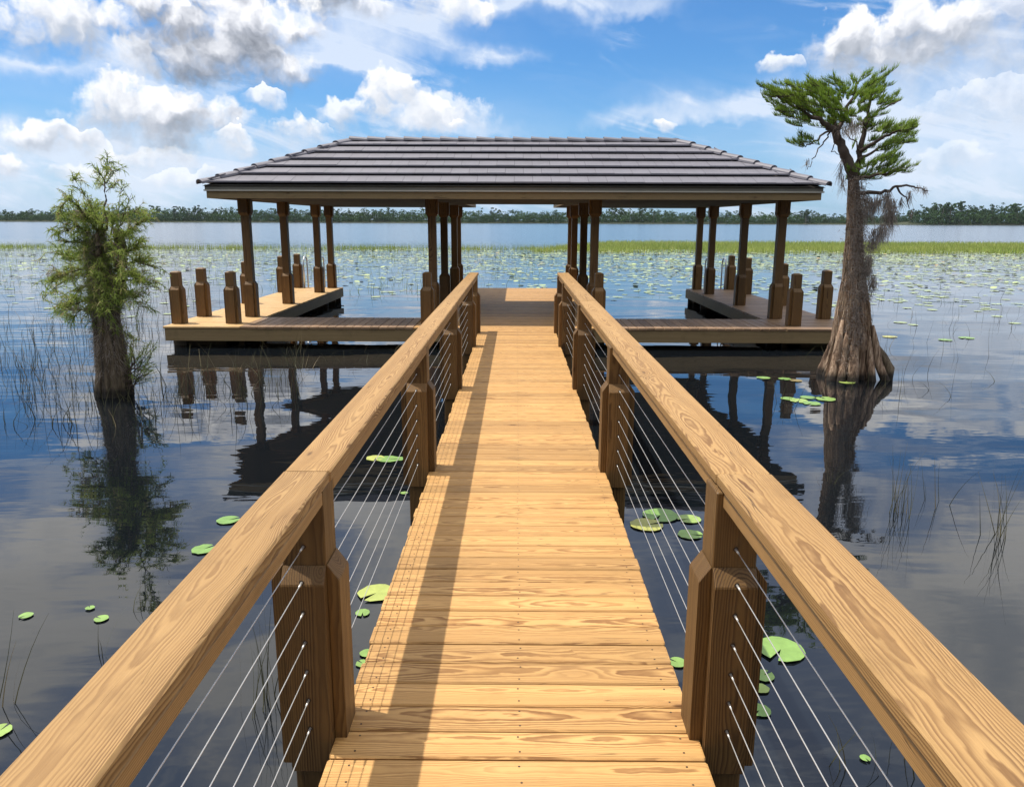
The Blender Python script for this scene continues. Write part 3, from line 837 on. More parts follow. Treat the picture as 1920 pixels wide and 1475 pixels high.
def bark_mat(name, c0, c1, c2, zs=1.6, xs=16.0):
    m, t, p, out = material(name)
    co = t.new('ShaderNodeTexCoord').outputs['Object']
    s = t.noise(t.vm('MULTIPLY', co, (xs, xs, zs)), 1.0, 5.0, 0.62, 0.6)
    b = t.noise(co, 3.5, 4.0, 0.6)
    f = t.noise(t.vm('MULTIPLY', co, (xs * 5, xs * 5, zs * 5)), 1.0, 3.0, 0.6)
    s = t.m('ADD', t.m('MULTIPLY', s, .7), t.m('MULTIPLY', f, .3))
    col = t.ramp(s, [(0.36, c0), (0.49, c1), (0.62, c2)])
    col = t.vm('SCALE', col, scale=t.rng(b, 0.3, 0.7, 0.7, 1.2))
    # damp foot
    z = t.sep(co)[2]
    col = t.mix(t.rng(t.m('ADD', z, t.m('MULTIPLY', b, -.10)), 0.01, 0.08, 0.92, 0.0), col, (0.012, 0.010, 0.008))
    t.put(p.inputs['Base Color'], col); p.inputs['Roughness'].default_value = 0.85
    t.put(p.inputs['Normal'], bump(t, s, 0.03, 1.0))
    return m
B_CYP = bark_mat('cypress_bark', (0.035, 0.020, 0.013), (0.23, 0.145, 0.095), (0.52, 0.39, 0.28), 1.3, 24.0)
B_DARK = bark_mat('dark_cypress_bark', (0.03, 0.022, 0.015), (0.11, 0.082, 0.055), (0.21, 0.165, 0.11))
B_TWIG = simple('twig_bark', (0.085, 0.062, 0.05), 0.9)
B_FAR = simple('pale_trunk', (0.16, 0.14, 0.12), 0.9)

def blades(base, direc, length, width, bend=None, segs=3, seed=0, taper=0.15, tone=None, flat=None):
    """thin leaf or stem strips; all arguments per blade"""
    g = np.random.default_rng(seed); N = len(base)
    base = np.asarray(base, float); direc = np.asarray(direc, float)
    direc = direc / np.linalg.norm(direc, axis=1, keepdims=True)
    length = np.broadcast_to(length, N); width = np.broadcast_to(width, N)
    rnd = g.normal(size=(N, 3)) if flat is None else np.broadcast_to(flat, (N, 3)) + g.normal(size=(N, 3)) * .2
    side = np.cross(direc, rnd); side /= np.linalg.norm(side, axis=1, keepdims=True) + 1e-9
    if bend is None: bend = np.zeros((N, 3))
    V = np.zeros((N, segs + 1, 2, 3))
    for k in range(segs + 1):
        u = k / segs
        c = base + direc * (length * u)[:, None] + bend * (u * u)
        wv_ = (width * (1 - (1 - taper) * u) / 2)[:, None] * side
        V[:, k, 0] = c - wv_; V[:, k, 1] = c + wv_
    idx = np.arange(N)[:, None] * (segs + 1) * 2 + (np.arange(segs) * 2)[None, :]
    Fc = np.stack([idx, idx + 1, idx + 3, idx + 2], -1).reshape(-1, 4)
    if tone is None: tone = g.uniform(-1, 1, N)
    T = np.repeat(tone, (segs + 1) * 2)
    return V.reshape(-1, 3), Fc, T
def blade_obj(name, mat, parts, parent=None, origin=None):
    vs, fs, ts, k = [], [], [], 0
    for v, f, t in parts:
        vs.append(v); fs.append(f + k); ts.append(t); k += len(v)
    return mesh_obj(name, np.concatenate(vs), np.concatenate(fs), mat, parent, origin, {'tone': ('FLOAT', np.concatenate(ts))})

# ---------------------------------------------------------------- big cypress on the right
def lofted_trunk(name, mat, parent, rows, lobes, nseg=140, seed=1, fine=.045):
    """rows: (x, y, z, rx, ry, flute); one continuous skin, closed at the top"""
    g = np.random.default_rng(seed); ph = g.uniform(0, 6.28, 6)
    th = np.linspace(0, 2 * np.pi, nseg, endpoint=False)
    zs = np.array([r[2] for r in rows]); V = []
    Z = np.linspace(zs[0], zs[-1], 70)
    I = [np.interp(Z, zs, [r[k] for r in rows]) for k in range(6)]
    for i, z in enumerate(Z):
        fl = I[5][i]
        lob = np.abs(np.cos(lobes * th / 2 + ph[0] + .35 * np.sin(th * 2 + ph[1]) + z * .25)) ** .8
        rr = 1 + fl * (lob - .6) + fl * .35 * np.cos(3 * th + ph[2]) + fine * np.sin(11 * th + ph[3] + 3 * z) + fine * .7 * np.sin(19 * th + ph[4] - 5 * z)
        rr += g.normal(size=nseg) * fine * .35
        V.append(np.stack([I[0][i] + I[3][i] * rr * np.cos(th), I[1][i] + I[4][i] * rr * np.sin(th), np.full(nseg, z)], -1))
    V = np.concatenate(V); Fs = []
    for i in range(len(Z) - 1):
        a = i * nseg + np.arange(nseg); b = i * nseg + (np.arange(nseg) + 1) % nseg
        Fs.append(np.stack([a, b, b + nseg, a + nseg], -1))
    F_ = [tuple(int(q) for q in f) for f in np.concatenate(Fs)]
    F_.append(tuple(range((len(Z) - 1) * nseg, len(Z) * nseg)))
    return mesh_obj(name, V, F_, mat, parent, smooth=True)
def limb(parent, pts, r0, r1, name='branch', mat=None, n=7, wob=.012):
    P_ = [Vector(p) for p in pts]; out = []
    for a, b in zip(P_, P_[1:]):
        for k in range(4): out.append(a.lerp(b, k / 4) + Vector([random.gauss(0, wob) for _ in range(3)]) * (1 if (k or len(out)) else 0))
    out.append(P_[-1])
    rs = [r0 + (r1 - r0) * (i / (len(out) - 1)) ** .8 for i in range(len(out))]
    w = WB(); w.tube(out, rs, n); return w.build(name, mat or B_TWIG, parent, smooth=True)

YR = 10.45
rt = empty('cypress_tree', 'tall flared cypress with flat green crown and hanging moss beside right dock', 'tree', tuple(onz(1605, 704)))
def rp(px, py, dy=0.0): return at(px, py, YR + dy)
rows = []
for (xl, xr, py, fl) in ((1540, 1634, 712, .34), (1546, 1634, 700, .34), (1555, 1634, 670, .32), (1562, 1633, 640, .30), (1567, 1632, 600, .24), (1573, 1628, 560, .20), (1578, 1623, 520, .15), (1582, 1620, 470, .12), (1586, 1618, 420, .10), (1588, 1614, 370, .09), (1589, 1611, 335, .10), (1591, 1609, 318, .14)):
    a = rp(xl, py); b = rp(xr, py); c = (a + b) / 2; r = (b.x - a.x) / 2 * (.92 if py > 540 else .82)
    rows.append((c.x, YR + (.06 if py > 650 else 0), c.z, r, r * .9, fl))
rows[0] = rows[0][:2] + (min(rows[0][2], -.12),) + rows[0][3:]
trunk = lofted_trunk('trunk', B_CYP, rt, rows, 11, seed=3)
for (px, py, tx, ty, r, dy) in ((1668, 716, 1636, 610, .055, -.25), (1640, 716, 1628, 620, .05, -.32), (1598, 722, 1600, 620, .075, -.42), (1556, 712, 1580, 600, .06, -.3), (1575, 716, 1588, 610, .055, -.38)):
    a = rp(tx, ty, -.12); b = rp(px, py, dy); b.z = -.15
    mid = a.lerp(b, .55) + Vector(((a.x - b.x) * .12, 0, -.02))
    pts = [a, a.lerp(mid, .5), mid, mid.lerp(b, .6), b]
    w = WB(); w.tube([p + Vector((random.gauss(0, .006), random.gauss(0, .006), 0)) for p in pts], [r * .4, r * .8, r, r * 1.05, r * 1.15], 10); w.build('root', B_CYP, rt, smooth=True)
w = WB()
kp = [rp(1655, 668, -.1), rp(1668, 690, -.15), rp(1662, 712, -.2)]
w.tube([kp[0] + Vector((-.1, 0, .12)), kp[0], kp[1], kp[2] + Vector((0, 0, -.15))], [.05, .06, .065, .07], 9); w.build('root', B_DARK, rt, smooth=True)
# stringy bark peeling off in strips
L_BARK = leaf_mat('peeling_bark', (0.20, 0.125, 0.08), (0.34, 0.24, 0.165), (0.48, 0.37, 0.27), .9, .0, 2.0, .45)
g = np.random.default_rng(61); n = 2600
rz_ = [r[2] for r in rows]; zz = .18 + 2.3 * g.uniform(0, 1, n) ** 1.3; aa = g.uniform(3.2, 6.2, n)
def ring_at(z, k): return np.interp(z, rz_, [r[k] for r in rows])
Ls = g.uniform(.08, .30, n); zl = zz - Ls
pa = np.stack([ring_at(zz, 0) + ring_at(zz, 3) * 1.03 * np.cos(aa), ring_at(zz, 1) + ring_at(zz, 4) * 1.03 * np.sin(aa), zz], -1)
pb = np.stack([ring_at(zl, 0) + ring_at(zl, 3) * 1.07 * np.cos(aa), ring_at(zl, 1) + ring_at(zl, 4) * 1.07 * np.sin(aa), zl], -1)
nrm = np.stack([np.cos(aa), np.sin(aa), 0 * aa], -1)
v, f, t_ = blades(pa, pb - pa, np.linalg.norm(pb - pa, axis=1), g.uniform(.007, .018, n), bend=g.normal(0, .008, (n, 3)), segs=3, seed=62, taper=.3, flat=None)
blade_obj('peeling_bark', L_BARK, [(v, f, t_)], rt)
# limbs
limb(rt, [rp(1600, 335), rp(1586, 292), rp(1573, 262), rp(1566, 245)], .075, .05, mat=B_TWIG)
limb(rt, [rp(1566, 245), rp(1545, 232, -.1), rp(1500, 205, -.2), rp(1455, 178, -.25)], .045, .012)
limb(rt, [rp(1566, 245), rp(1560, 215, .2), rp(1545, 175, .3), rp(1535, 150, .3)], .035, .01)
limb(rt, [rp(1568, 248), rp(1585, 215, .1), rp(1600, 185, .2), rp(1606, 160, .2)], .035, .01)
limb(rt, [rp(1604, 330), rp(1612, 285, .1), rp(1620, 240, .15), rp(1630, 195, .2), rp(1640, 150, .2)], .05, .012)
limb(rt, [rp(1612, 285), rp(1650, 262, -.2), rp(1685, 245, -.3), rp(1714, 238, -.3)], .028, .008)
limb(rt, [rp(1610, 300), rp(1640, 285, .3), rp(1675, 262, .4)], .025, .008)
limb(rt, [rp(1606, 335), rp(1640, 330, -.2), rp(1680, 322, -.3), rp(1702, 315, -.3)], .028, .008)
limb(rt, [rp(1622, 235), rp(1650, 205, .2), rp(1688, 188, .3)], .02, .006)
limb(rt, [rp(1560, 240), rp(1535, 262, -.15), rp(1512, 275, -.2), rp(1500, 272, -.2)], .016, .006)
limb(rt, [rp(1558, 246), rp(1540, 275, .1), rp(1525, 300, .1), rp(1513, 318, .1)], .012, .004)
limb(rt, [rp(1566, 262), rp(1560, 285, .1), rp(1575, 290, .1)], .008, .004)
limb(rt, [rp(1612, 285), rp(1600, 262), rp(1585, 248)], .012, .005)
limb(rt, [rp(1612, 362), rp(1650, 360, -.1), rp(1682, 350, -.1), rp(1715, 348, -.1), rp(1740, 358, -.1)], .03, .006)
limb(rt, [rp(1682, 350, -.1), rp(1700, 372, -.1), rp(1705, 392, -.1)], .014, .004)
limb(rt, [rp(1608, 375), rp(1640, 380, .15), rp(1665, 372, .2)], .018, .006)
pads = [(1452, 172, 30, 14, -.25), (1480, 178, 42, 20, -.2), (1515, 188, 42, 26, -.15), (1545, 202, 46, 24, 0), (1572, 172, 36, 24, .25), (1600, 205, 50, 28, .05), (1606, 165, 26, 20, .2),
        (1641, 152, 20, 13, .2), (1628, 185, 22, 24, .2), (1668, 192, 24, 8, .3), (1640, 238, 26, 10, .1), (1680, 238, 30, 13, -.3), (1704, 240, 18, 10, -.3), (1690, 260, 32, 11, .4), (1652, 272, 38, 14, .2),
        (1640, 312, 36, 15, -.1), (1672, 302, 28, 12, -.3), (1688, 320, 24, 8, -.3), (1512, 266, 18, 11, -.2), (1505, 222, 20, 14, -.2), (1535, 160, 12, 18, .3), (1580, 235, 30, 12, .2), (1610, 330, 26, 12, .1), (1470, 205, 24, 12, -.25), (1650, 170, 16, 12, .2)]
fb = []; tw = WB()
for i, (px, py, rx, ry, dy) in enumerate(pads):
    px = 1586 + (px - 1586) * .85
    c = rp(px, py, dy); sx = rx / F * YR * .78; sz = ry / F * YR * .9
    n = int(5 + rx * ry / 36)
    for k in range(n):
        # a twig, bristling with upright needles
        a = random.uniform(0, 6.28); rr = math.sqrt(random.random())
        p0 = c + Vector((math.cos(a) * rr * sx, random.gauss(0, .13), math.sin(a) * rr * sz - .02))
        out_ = Vector((p0.x - rows[-1][0], random.uniform(-.5, .5), 0)).normalized()
        L = random.uniform(.12, .25); d = (out_ + Vector((random.uniform(-.5, .5), random.uniform(-.4, .4), random.uniform(.05, .45)))).normalized()
        p1 = p0 + d * L
        tw.tube([p0, (p0 + p1) / 2 + Vector((0, 0, -.01)), p1], [.004, .003, .002], 4)
        m_ = int(L * 330); u = rng.uniform(0, 1, m_)[:, None]
        base = np.array(p0) + (np.array(p1) - np.array(p0)) * u
        dr = np.array(d) * .45 + np.array([0, 0, .75]) + rng.normal(size=(m_, 3)) * .26
        fb.append(blades(base, dr, rng.uniform(.04, .085, m_), .007, segs=1, seed=i * 99 + k, taper=.3, tone=np.clip(rng.normal(random.uniform(-.5, .6), .3, m_), -1, 1)))
blade_obj('foliage', L_CYP, fb, rt)
tag(tw.build('twigs', B_TWIG, rt), kind='stuff')
# moss: hanging beards and grey-brown tangles clinging to the trunk
def beard(px, py, length, spread, n, dy=0.0, seed=0):
    g = np.random.default_rng(seed); c = np.array(rp(px, py, dy))
    base = c + np.stack([g.normal(0, spread, n), g.normal(0, spread, n), g.uniform(-length * .45, .02, n)], -1)
    dr = np.stack([g.normal(0, .25, n), g.normal(0, .25, n), -np.ones(n)], -1)
    return blades(base, dr, g.uniform(.3, 1, n) * length * .6, .006, bend=g.normal(0, .03, (n, 3)), segs=3, seed=seed, taper=.3)
ms = []
for i, (px, py, L, s, n) in enumerate(((1665, 358, .42, .018, 150), (1690, 372, .22, .015, 60), (1650, 362, .30, .02, 90), (1672, 375, .55, .035, 330), (1640, 372, .35, .03, 160), (1655, 420, .35, .035, 220), (1640, 430, .50, .025, 160), (1630, 480, .42, .03, 260), (1638, 520, .28, .025, 150), (1706, 360, .22, .015, 70), (1735, 352, .14, .02, 60), (1720, 350, .10, .03, 50), (1710, 395, .15, .01, 30), (1513, 300, .14, .012, 40), (1578, 300, .42, .012, 50), (1582, 330, .35, .01, 40), (1625, 365, .5, .04, 260), (1600, 225, .22, .09, 260), (1590, 240, .15, .08, 160))):
    ms.append(beard(px, py, L, s, n, random.uniform(-.15, .1), i))
g = np.random.default_rng(5)
for (t0, t1, px0, px1, n, sp) in ((330, 640, 1598, 1592, 1300, 6), (330, 560, 1608, 1612, 1300, 5), (400, 700, 1590, 1570, 500, 9)):
    u = g.uniform(0, 1, n); base = []
    for q in u:
        a_ = rp(px0 + (px1 - px0) * q + g.normal(0, sp), t0 + (t1 - t0) * q)
        base.append((a_.x, YR - np.interp(a_.z, [r[2] for r in rows], [r[4] for r in rows]) * 1.12 - g.uniform(0, .06), a_.z))
    dr = np.stack([g.normal(0, .8, n), g.normal(0, .5, n) - .3, g.normal(-.5, .7, n)], -1)
    ms.append(blades(base, dr, g.uniform(.03, .10, n), .007, bend=g.normal(0, .03, (n, 3)), segs=2, seed=77 + t0))
blade_obj('hanging_moss', L_MOSS, ms, rt)

# ---------------------------------------------------------------- shrubby cypress on the left
YL = 9.1
lt = empty('young_cypress_tree', 'bushy young cypress with drooping feathery twigs standing in water on the left', 'tree', tuple(onz(212, 742)))
def lp(px, py, dy=0.0): return at(px, py, YL + dy)
rows = []
for (xl, xr, py, fl) in ((172, 254, 752, .26), (176, 250, 735, .26), (178, 246, 700, .24), (174, 238, 660, .18), (172, 228, 610, .14), (170, 224, 570, .14), (166, 222, 540, .16), (164, 212, 510, .20), (168, 200, 495, .2)):
    a = lp(xl, py); b = lp(xr, py); c = (a + b) / 2
    rows.append((c.x, YL, c.z, (b.x - a.x) / 2 * .80, (b.x - a.x) / 2 * .74, fl))
rows[0] = rows[0][:2] + (-.12,) + rows[0][3:]
lofted_trunk('trunk', B_DARK, lt, rows, 10, seed=9)
limb(lt, [lp(206, 575), lp(222, 535, .05), lp(228, 500, .05), lp(226, 470, .05), lp(222, 430, .05)], .10, .06, mat=B_DARK, n=10)
limb(lt, [lp(178, 520), lp(172, 490), lp(176, 460, .05), lp(190, 430)], .09, .04, mat=B_DARK, n=10)
limb(lt, [lp(190, 500), lp(186, 470, -.1), lp(180, 440, -.1)], .05, .025, mat=B_DARK)
limb(lt, [lp(200, 430), lp(198, 390), lp(199, 350), lp(201, 312)], .016, .004)
LB = [((185, 440), (150, 400), (118, 372), 10), ((190, 430), (165, 385), (135, 342), 3), ((222, 440), (240, 400), (256, 362), 4), ((220, 430), (228, 385), (232, 355), 3),
      ((180, 450), (140, 425), (96, 440), 10), ((225, 460), (255, 430), (285, 412), 8), ((225, 480), (258, 470), (270, 455), 8), ((175, 480), (135, 490), (92, 470), 9),
      ((172, 500), (125, 510), (80, 530), 10), ((172, 510), (120, 520), (62, 560), 9), ((230, 500), (262, 490), (296, 500), 9), ((222, 520), (255, 515), (280, 530), 8),
      ((170, 560), (135, 570), (108, 578), 8), ((175, 585), (145, 580), (128, 600), 7), ((222, 545), (250, 545), (272, 575), 7), ((215, 570), (240, 555), (262, 560), 6), ((200, 470), (185, 500), (205, 540), 7), ((205, 500), (215, 540), (195, 590), 7), ((190, 450), (215, 470), (225, 520), 8), ((200, 430), (185, 445), (165, 490), 8), ((195, 520), (185, 560), (180, 600), 6), ((180, 520), (190, 545), (175, 580), 5), ((215, 520), (205, 550), (210, 590), 5), ((172, 470), (185, 500), (178, 535), 6), ((190, 430), (170, 400), (185, 380), 8), ((200, 420), (160, 410), (120, 400), 8), ((190, 460), (150, 470), (120, 490), 8), ((205, 450), (235, 470), (250, 520), 7),
      ((190, 430), (175, 410), (160, 392), 5), ((210, 440), (215, 420), (208, 405), 6), ((195, 440), (190, 420), (140, 410), 9), ((210, 450), (235, 445), (250, 430), 8),
      ((170, 530), (140, 545), (100, 590), 7), ((222, 600), (235, 620), (262, 640), 4), ((190, 470), (160, 455), (110, 455), 8), ((210, 480), (240, 500), (290, 540), 6),
      ((199, 345), (190, 330), (180, 322), 3), ((199, 345), (212, 330), (224, 318), 3), ((201, 330), (202, 315), (203, 302), 4), ((199, 360), (215, 350), (222, 345), 3), ((200, 352), (186, 344), (180, 335), 3),
      ((120, 372), (105, 385), (95, 400), 4), ((135, 342), (128, 335), (126, 340), 3), ((240, 400), (262, 395), (275, 400), 4)]
fb = []; tw = WB(); i = 0
def spray(P0, P1, nb, dens, wd, sd, droop=.5, ln=(.035, .08)):
    P0 = np.array(P0); P1 = np.array(P1); L = np.linalg.norm(P1 - P0); n = int(L * dens)
    u = rng.uniform(0, 1, n)[:, None]; base = P0 + (P1 - P0) * u
    d = (P1 - P0) / L
    dr = d * .5 + rng.normal(size=(n, 3)) * .55 + np.array([0, 0, .15])
    return blades(base, dr, rng.uniform(*ln, n), wd, bend=np.array([0, 0, -.02]) * np.ones((n, 1)), segs=2, seed=sd, taper=.3, tone=np.clip(rng.normal(random.uniform(-.4, .8), .3, n), -1, 1))
for (a, b, c, nt) in LB:
    dy = random.uniform(-.45, .45); a, b, c = [(196 + (q[0] - 196) * .86, q[1]) for q in (a, b, c)]
    A = lp(*a); B = lp(*b, dy * .6); C = lp(*c, dy)
    rad = .012 if nt > 4 else .005
    tw.tube([A, (A + B) / 2 + Vector((0, 0, .01)), B, (B + C) / 2 + Vector((0, 0, .02)), C], [rad, rad * .8, rad * .6, rad * .4, .002], 5)
    for k in range(int(nt * 3.8)):
        u = random.uniform(.15, 1.0)
        q = A.lerp(B, u * 2) if u < .5 else B.lerp(C, u * 2 - 1)
        d = Vector((C - A).normalized() * .6 + Vector((random.uniform(-.8, .8), random.uniform(-.8, .8), random.uniform(-.2, .9)))).normalized()
        L = random.uniform(.09, .24) * (.7 if nt < 5 else 1)
        e1 = q + d * L * .6; e2 = q + d * L + Vector((0, 0, -L * random.uniform(0, .45)))
        tw.tube([q, e1, e2], [.0035, .0025, .0015], 4)
        fb.append(spray(q, e1, 0, 120, .0075, i)); i += 1; fb.append(spray(e1, e2, 0, 150, .0075, i)); i += 1
# shoot cluster at the foot on the right
for k in range(34):
    q = lp(232 + random.uniform(-6, 22), random.uniform(690, 735), random.uniform(-.2, .1)); top = lp(random.uniform(240, 296), random.uniform(640, 715), random.uniform(-.3, .1))
    tw.tube([q, (q + top) / 2 + Vector((.02, 0, 0)), top], [.005, .004, .002], 4)
    fb.append(spray((q + top) / 2, top, 0, 110, .006, i, ln=(.04, .10))); i += 1
blade_obj('foliage', L_CYP2, fb, lt)
tag(tw.build('twigs', B_TWIG, lt), kind='stuff')
# dead needles and cones
ms = []
for (px, py, n) in ((135, 515, 60), (95, 512, 40), (122, 575, 120), (140, 580, 60), (262, 548, 25), (238, 645, 60), (240, 560, 40), (270, 510, 50), (150, 398, 60)):
    c = np.array(lp(px, py, random.uniform(-.3, .2))); g = np.random.default_rng(px)
    ms.append(blades(c + g.normal(0, .035, (n, 3)), g.normal(size=(n, 3)), g.uniform(.02, .07, n), .012, segs=1, seed=px, tone=g.uniform(.3, 1, n)))
g = np.random.default_rng(50); n = 4200
zz = .25 + 1.7 * g.uniform(0, 1, n) ** .7; aa = g.uniform(0, 6.28, n)
cx_ = np.interp(zz, [r[2] for r in rows], [r[0] for r in rows]); rr = np.interp(zz, [r[2] for r in rows], [r[3] for r in rows])
base = np.stack([cx_ + rr * np.cos(aa), YL + rr * .9 * np.sin(aa), zz], -1)
ms.append(blades(base, np.stack([np.cos(aa), np.sin(aa), g.normal(-.8, .6, n)], -1), g.uniform(.03, .13, n), .006, bend=g.normal(0, .04, (n, 3)), segs=2, seed=51))
n2 = 2600; zz = 1.0 + 1.0 * g.uniform(0, 1, n2); aa = g.uniform(0, 6.28, n2)
cx_ = np.interp(zz, [r[2] for r in rows], [r[0] for r in rows]); rr = np.interp(zz, [r[2] for r in rows], [r[3] for r in rows])
blade_obj('clinging_sprigs', L_CYP2, [blades(np.stack([cx_ + rr * 1.05 * np.cos(aa), YL + rr * np.sin(aa), zz], -1), np.stack([np.cos(aa), np.sin(aa), g.normal(.3, .7, n2)], -1), g.uniform(.04, .15, n2), .008, bend=g.normal(0, .04, (n2, 3)), segs=2, seed=52)], lt)
blade_obj('clinging_moss', L_MOSS, ms, lt)

# ---------------------------------------------------------------- lily pads
def pad_geo(n=18, notch=.32, seed=0):
    g = random.Random(seed); vs = [(0, 0, .004)]
    for k in range(n + 1):
        a = notch / 2 + (math.tau - notch) * k / n
        r = 1 + g.uniform(-.05, .05)
        vs.append((r * math.cos(a), r * math.sin(a), g.uniform(.0, .045)))
    return vs, [(0, k, k + 1) for k in range(1, n + 1)]
def make_pad(label, loc, r, rz, seed, group='lily pads floating near the boardwalk'):
    vs, fs = pad_geo(seed=seed)
    loc = Vector((loc[0], loc[1], .006 + random.uniform(0, .002)))
    o = mesh_obj('lily_pad', [loc + Vector((v[0] * r, v[1] * r, v[2] * r)) for v in vs], fs, M_PAD, None, loc)
    o.rotation_euler = (0, 0, rz)
    return tag(o, label, 'lily pad', group)
near = [(428, 976, 19, 'lily pad against the left handrail, level with the dark roof reflection'),
        (382, 1031, 20, 'lily pad partly hidden by left handrail below the bushy tree reflection'),
        (49, 1155, 10, 'small oval lily pad alone near left edge of the water'),
        (190, 1161, 11, 'brighter of two small lily pads left of left handrail'),
        (169, 1141, 7, 'tiny lily pad just above another small one, left water'),
        (0, 1372, 16, 'lily pad cut off by the left border of the view'),
        (706, 1113, 33, 'largest notched lily pad left of the walkway behind cables'),
        (680, 1150, 13, 'small round lily pad just below the largest notched one'),
        (688, 1226, 13, 'small lily pad tucked against left walkway edge, upper of two'),
        (680, 1245, 12, 'small lily pad tucked against left walkway edge, lower of two'),
        (704, 860, 17, 'left pad of the three touching pads behind left cables'),
        (728, 862, 20, 'middle pad of the three touching pads behind left cables'),
        (748, 861, 12, 'right pad of the three touching pads behind left cables'),
        (758, 925, 7, 'pale tiny pad beside second left railing post'),
        (1212, 985, 30, 'nearest pad of the group of four seen through right cables'),
        (1238, 967, 32, 'farthest pad of the group of four seen through right cables'),
        (1292, 974, 21, 'upper right pad of the group of four behind right cables'),
        (1294, 1003, 22, 'lower right pad of the group of four behind right cables'),
        (1270, 1243, 16, 'pad half hidden behind the nearest right railing post'),
        (1464, 1219, 40, 'large ragged lily pad right of the nearest right post'),
        (1432, 1268, 18, 'upper pad in the trailing chain right of nearest right post'),
        (1426, 1292, 14, 'middle pad in the trailing chain right of nearest right post'),
        (1424, 1333, 18, 'lowest pad in the trailing chain right of nearest right post'),
        (1622, 1423, 8, 'tiny crumpled pad beneath the right handrail near bottom'),
        (1431, 709, 12, 'leftmost small pad in front of the flared cypress roots'),
        (1471, 711, 11, 'second small pad left of the flared cypress roots'),
        (1492, 714, 11, 'third small pad left of the flared cypress roots'),
        (1478, 748, 13, 'pad at the left end of cluster below cypress roots'),
        (1498, 752, 16, 'central pad of the cluster below cypress roots'),
        (1514, 746, 13, 'farthest pad of the cluster below cypress roots'),
        (1522, 757, 15, 'nearest pad of the cluster below cypress roots'),
        (1548, 749, 17, 'right pad of the cluster below cypress roots'),
        (1588, 717, 14, 'narrow pad lying against the foot of the cypress roots'),
        (1773, 638, 11, 'lone yellow green pad in open water right of cypress'),
        (1812, 634, 12, 'second lone pad in open water right of cypress'),
        (1668, 632, 12, 'pad in open water just right of the cypress trunk')]
for i, (px, py, wpx, lb) in enumerate(near):
    q = onz(px, py); t_ = (q - Vector((0, 0, CAM_Z))).length
    make_pad(lb, q, wpx / F * t_ * 1.0, random.uniform(0, 6.28), i)
vs, fs = pad_geo(10, .5, 99)
def field_y():
    return 17 + 40 * random.random() ** 1.15
protos = []
for s in range(3):
    o = mesh_obj('lily_pad', [Vector((v[0], v[1], v[2])) for v in pad_geo(10, .5, 200 + s)[0]], pad_geo(10, .5, 200 + s)[1], M_PAD, None, (0, 0, 0))
    tag(o, 'lily pad drifting in the open lily field beyond the boathouse', 'lily pad', 'lily pads of the open field')
    o.data.materials[0] = M_PADF; protos.append(o)
pts = []
def dens(x, y):
    # patchy, thicker towards the far right, thin on the left
    s = math.sin(x * .35 + 1.3) * math.sin(y * .41 + x * .13) + .6 * math.sin(x * .9 + y * 1.3)
    base = np.interp(y, [15, 22, 32, 45, 58], [.012, .06, .34, .8, .95])
    side = np.interp(x / y, [-.6, -.25, -.05, .1, .6], [.34, .5, .7, 1, 1.05])
    return base * side * (1 + .45 * s)
def on_dock(x, y): return abs(x) < 6.1 and y < 20.8
for _ in range(150000):
    y = 15 + 45 * random.random(); x = random.uniform(-.72, .72) * y
    if on_dock(x, y) or random.random() > dens(x, y) * .55: continue
    # pads keep together in loose drifts
    if math.sin(x * 2.1 + 3 * math.sin(y * .7)) * math.sin(y * 1.7 + 2 * math.sin(x * .6)) < random.uniform(-1.1, .9): continue
    pts.append((x, y))
pts.sort(key=lambda p: p[1])
print('pads', len(pts))
k = 0
for i, (x, y) in enumerate(pts[:250]):
    r = random.uniform(.07, .14); z = .006 + random.uniform(0, .004)
    if i < 3: o = protos[i]; o.location = (x, y, z); o.rotation_euler = (0, 0, random.uniform(0, 6)); o.scale = (r, r, r)
    else: copy_thing(protos[i % 3], (x, y, z), random.uniform(0, 6.28), r)
rest = pts[250:]
n = 9; N = len(rest); P_ = np.array(rest); g = np.random.default_rng(3)
r = g.uniform(.05, .12, N); a0 = g.uniform(0, 6.28, N)
ang = a0[:, None] + np.linspace(.3, 6.0, n)[None, :]
V = np.zeros((N, n, 3)); V[:, :, 0] = P_[:, 0:1] + np.cos(ang) * r[:, None]; V[:, :, 1] = P_[:, 1:2] + np.sin(ang) * r[:, None]
tilt = np.where(g.random(N) < .12, g.uniform(.1, .6, N), g.uniform(0, .03, N))
V[:, :, 2] = .008 + g.uniform(0, .006, (N, 1)) + (np.cos(ang - g.uniform(0, 6.28, (N, 1))) + 1) * (r * tilt * .5)[:, None] + g.uniform(0, .008, (N, n))
o = mesh_obj('lily_pad_field', V.reshape(-1, 3), (np.arange(N)[:, None] * n + np.arange(n)[None, :]), M_PADF, None, (0, 0, 0), {'tone': ('FLOAT', np.repeat(np.clip(g.normal(0, .5, N), -1, 1), n))})
tag(o, 'carpet of countless floating lily pads reaching to the marsh grass', 'lily pads', kind='stuff')

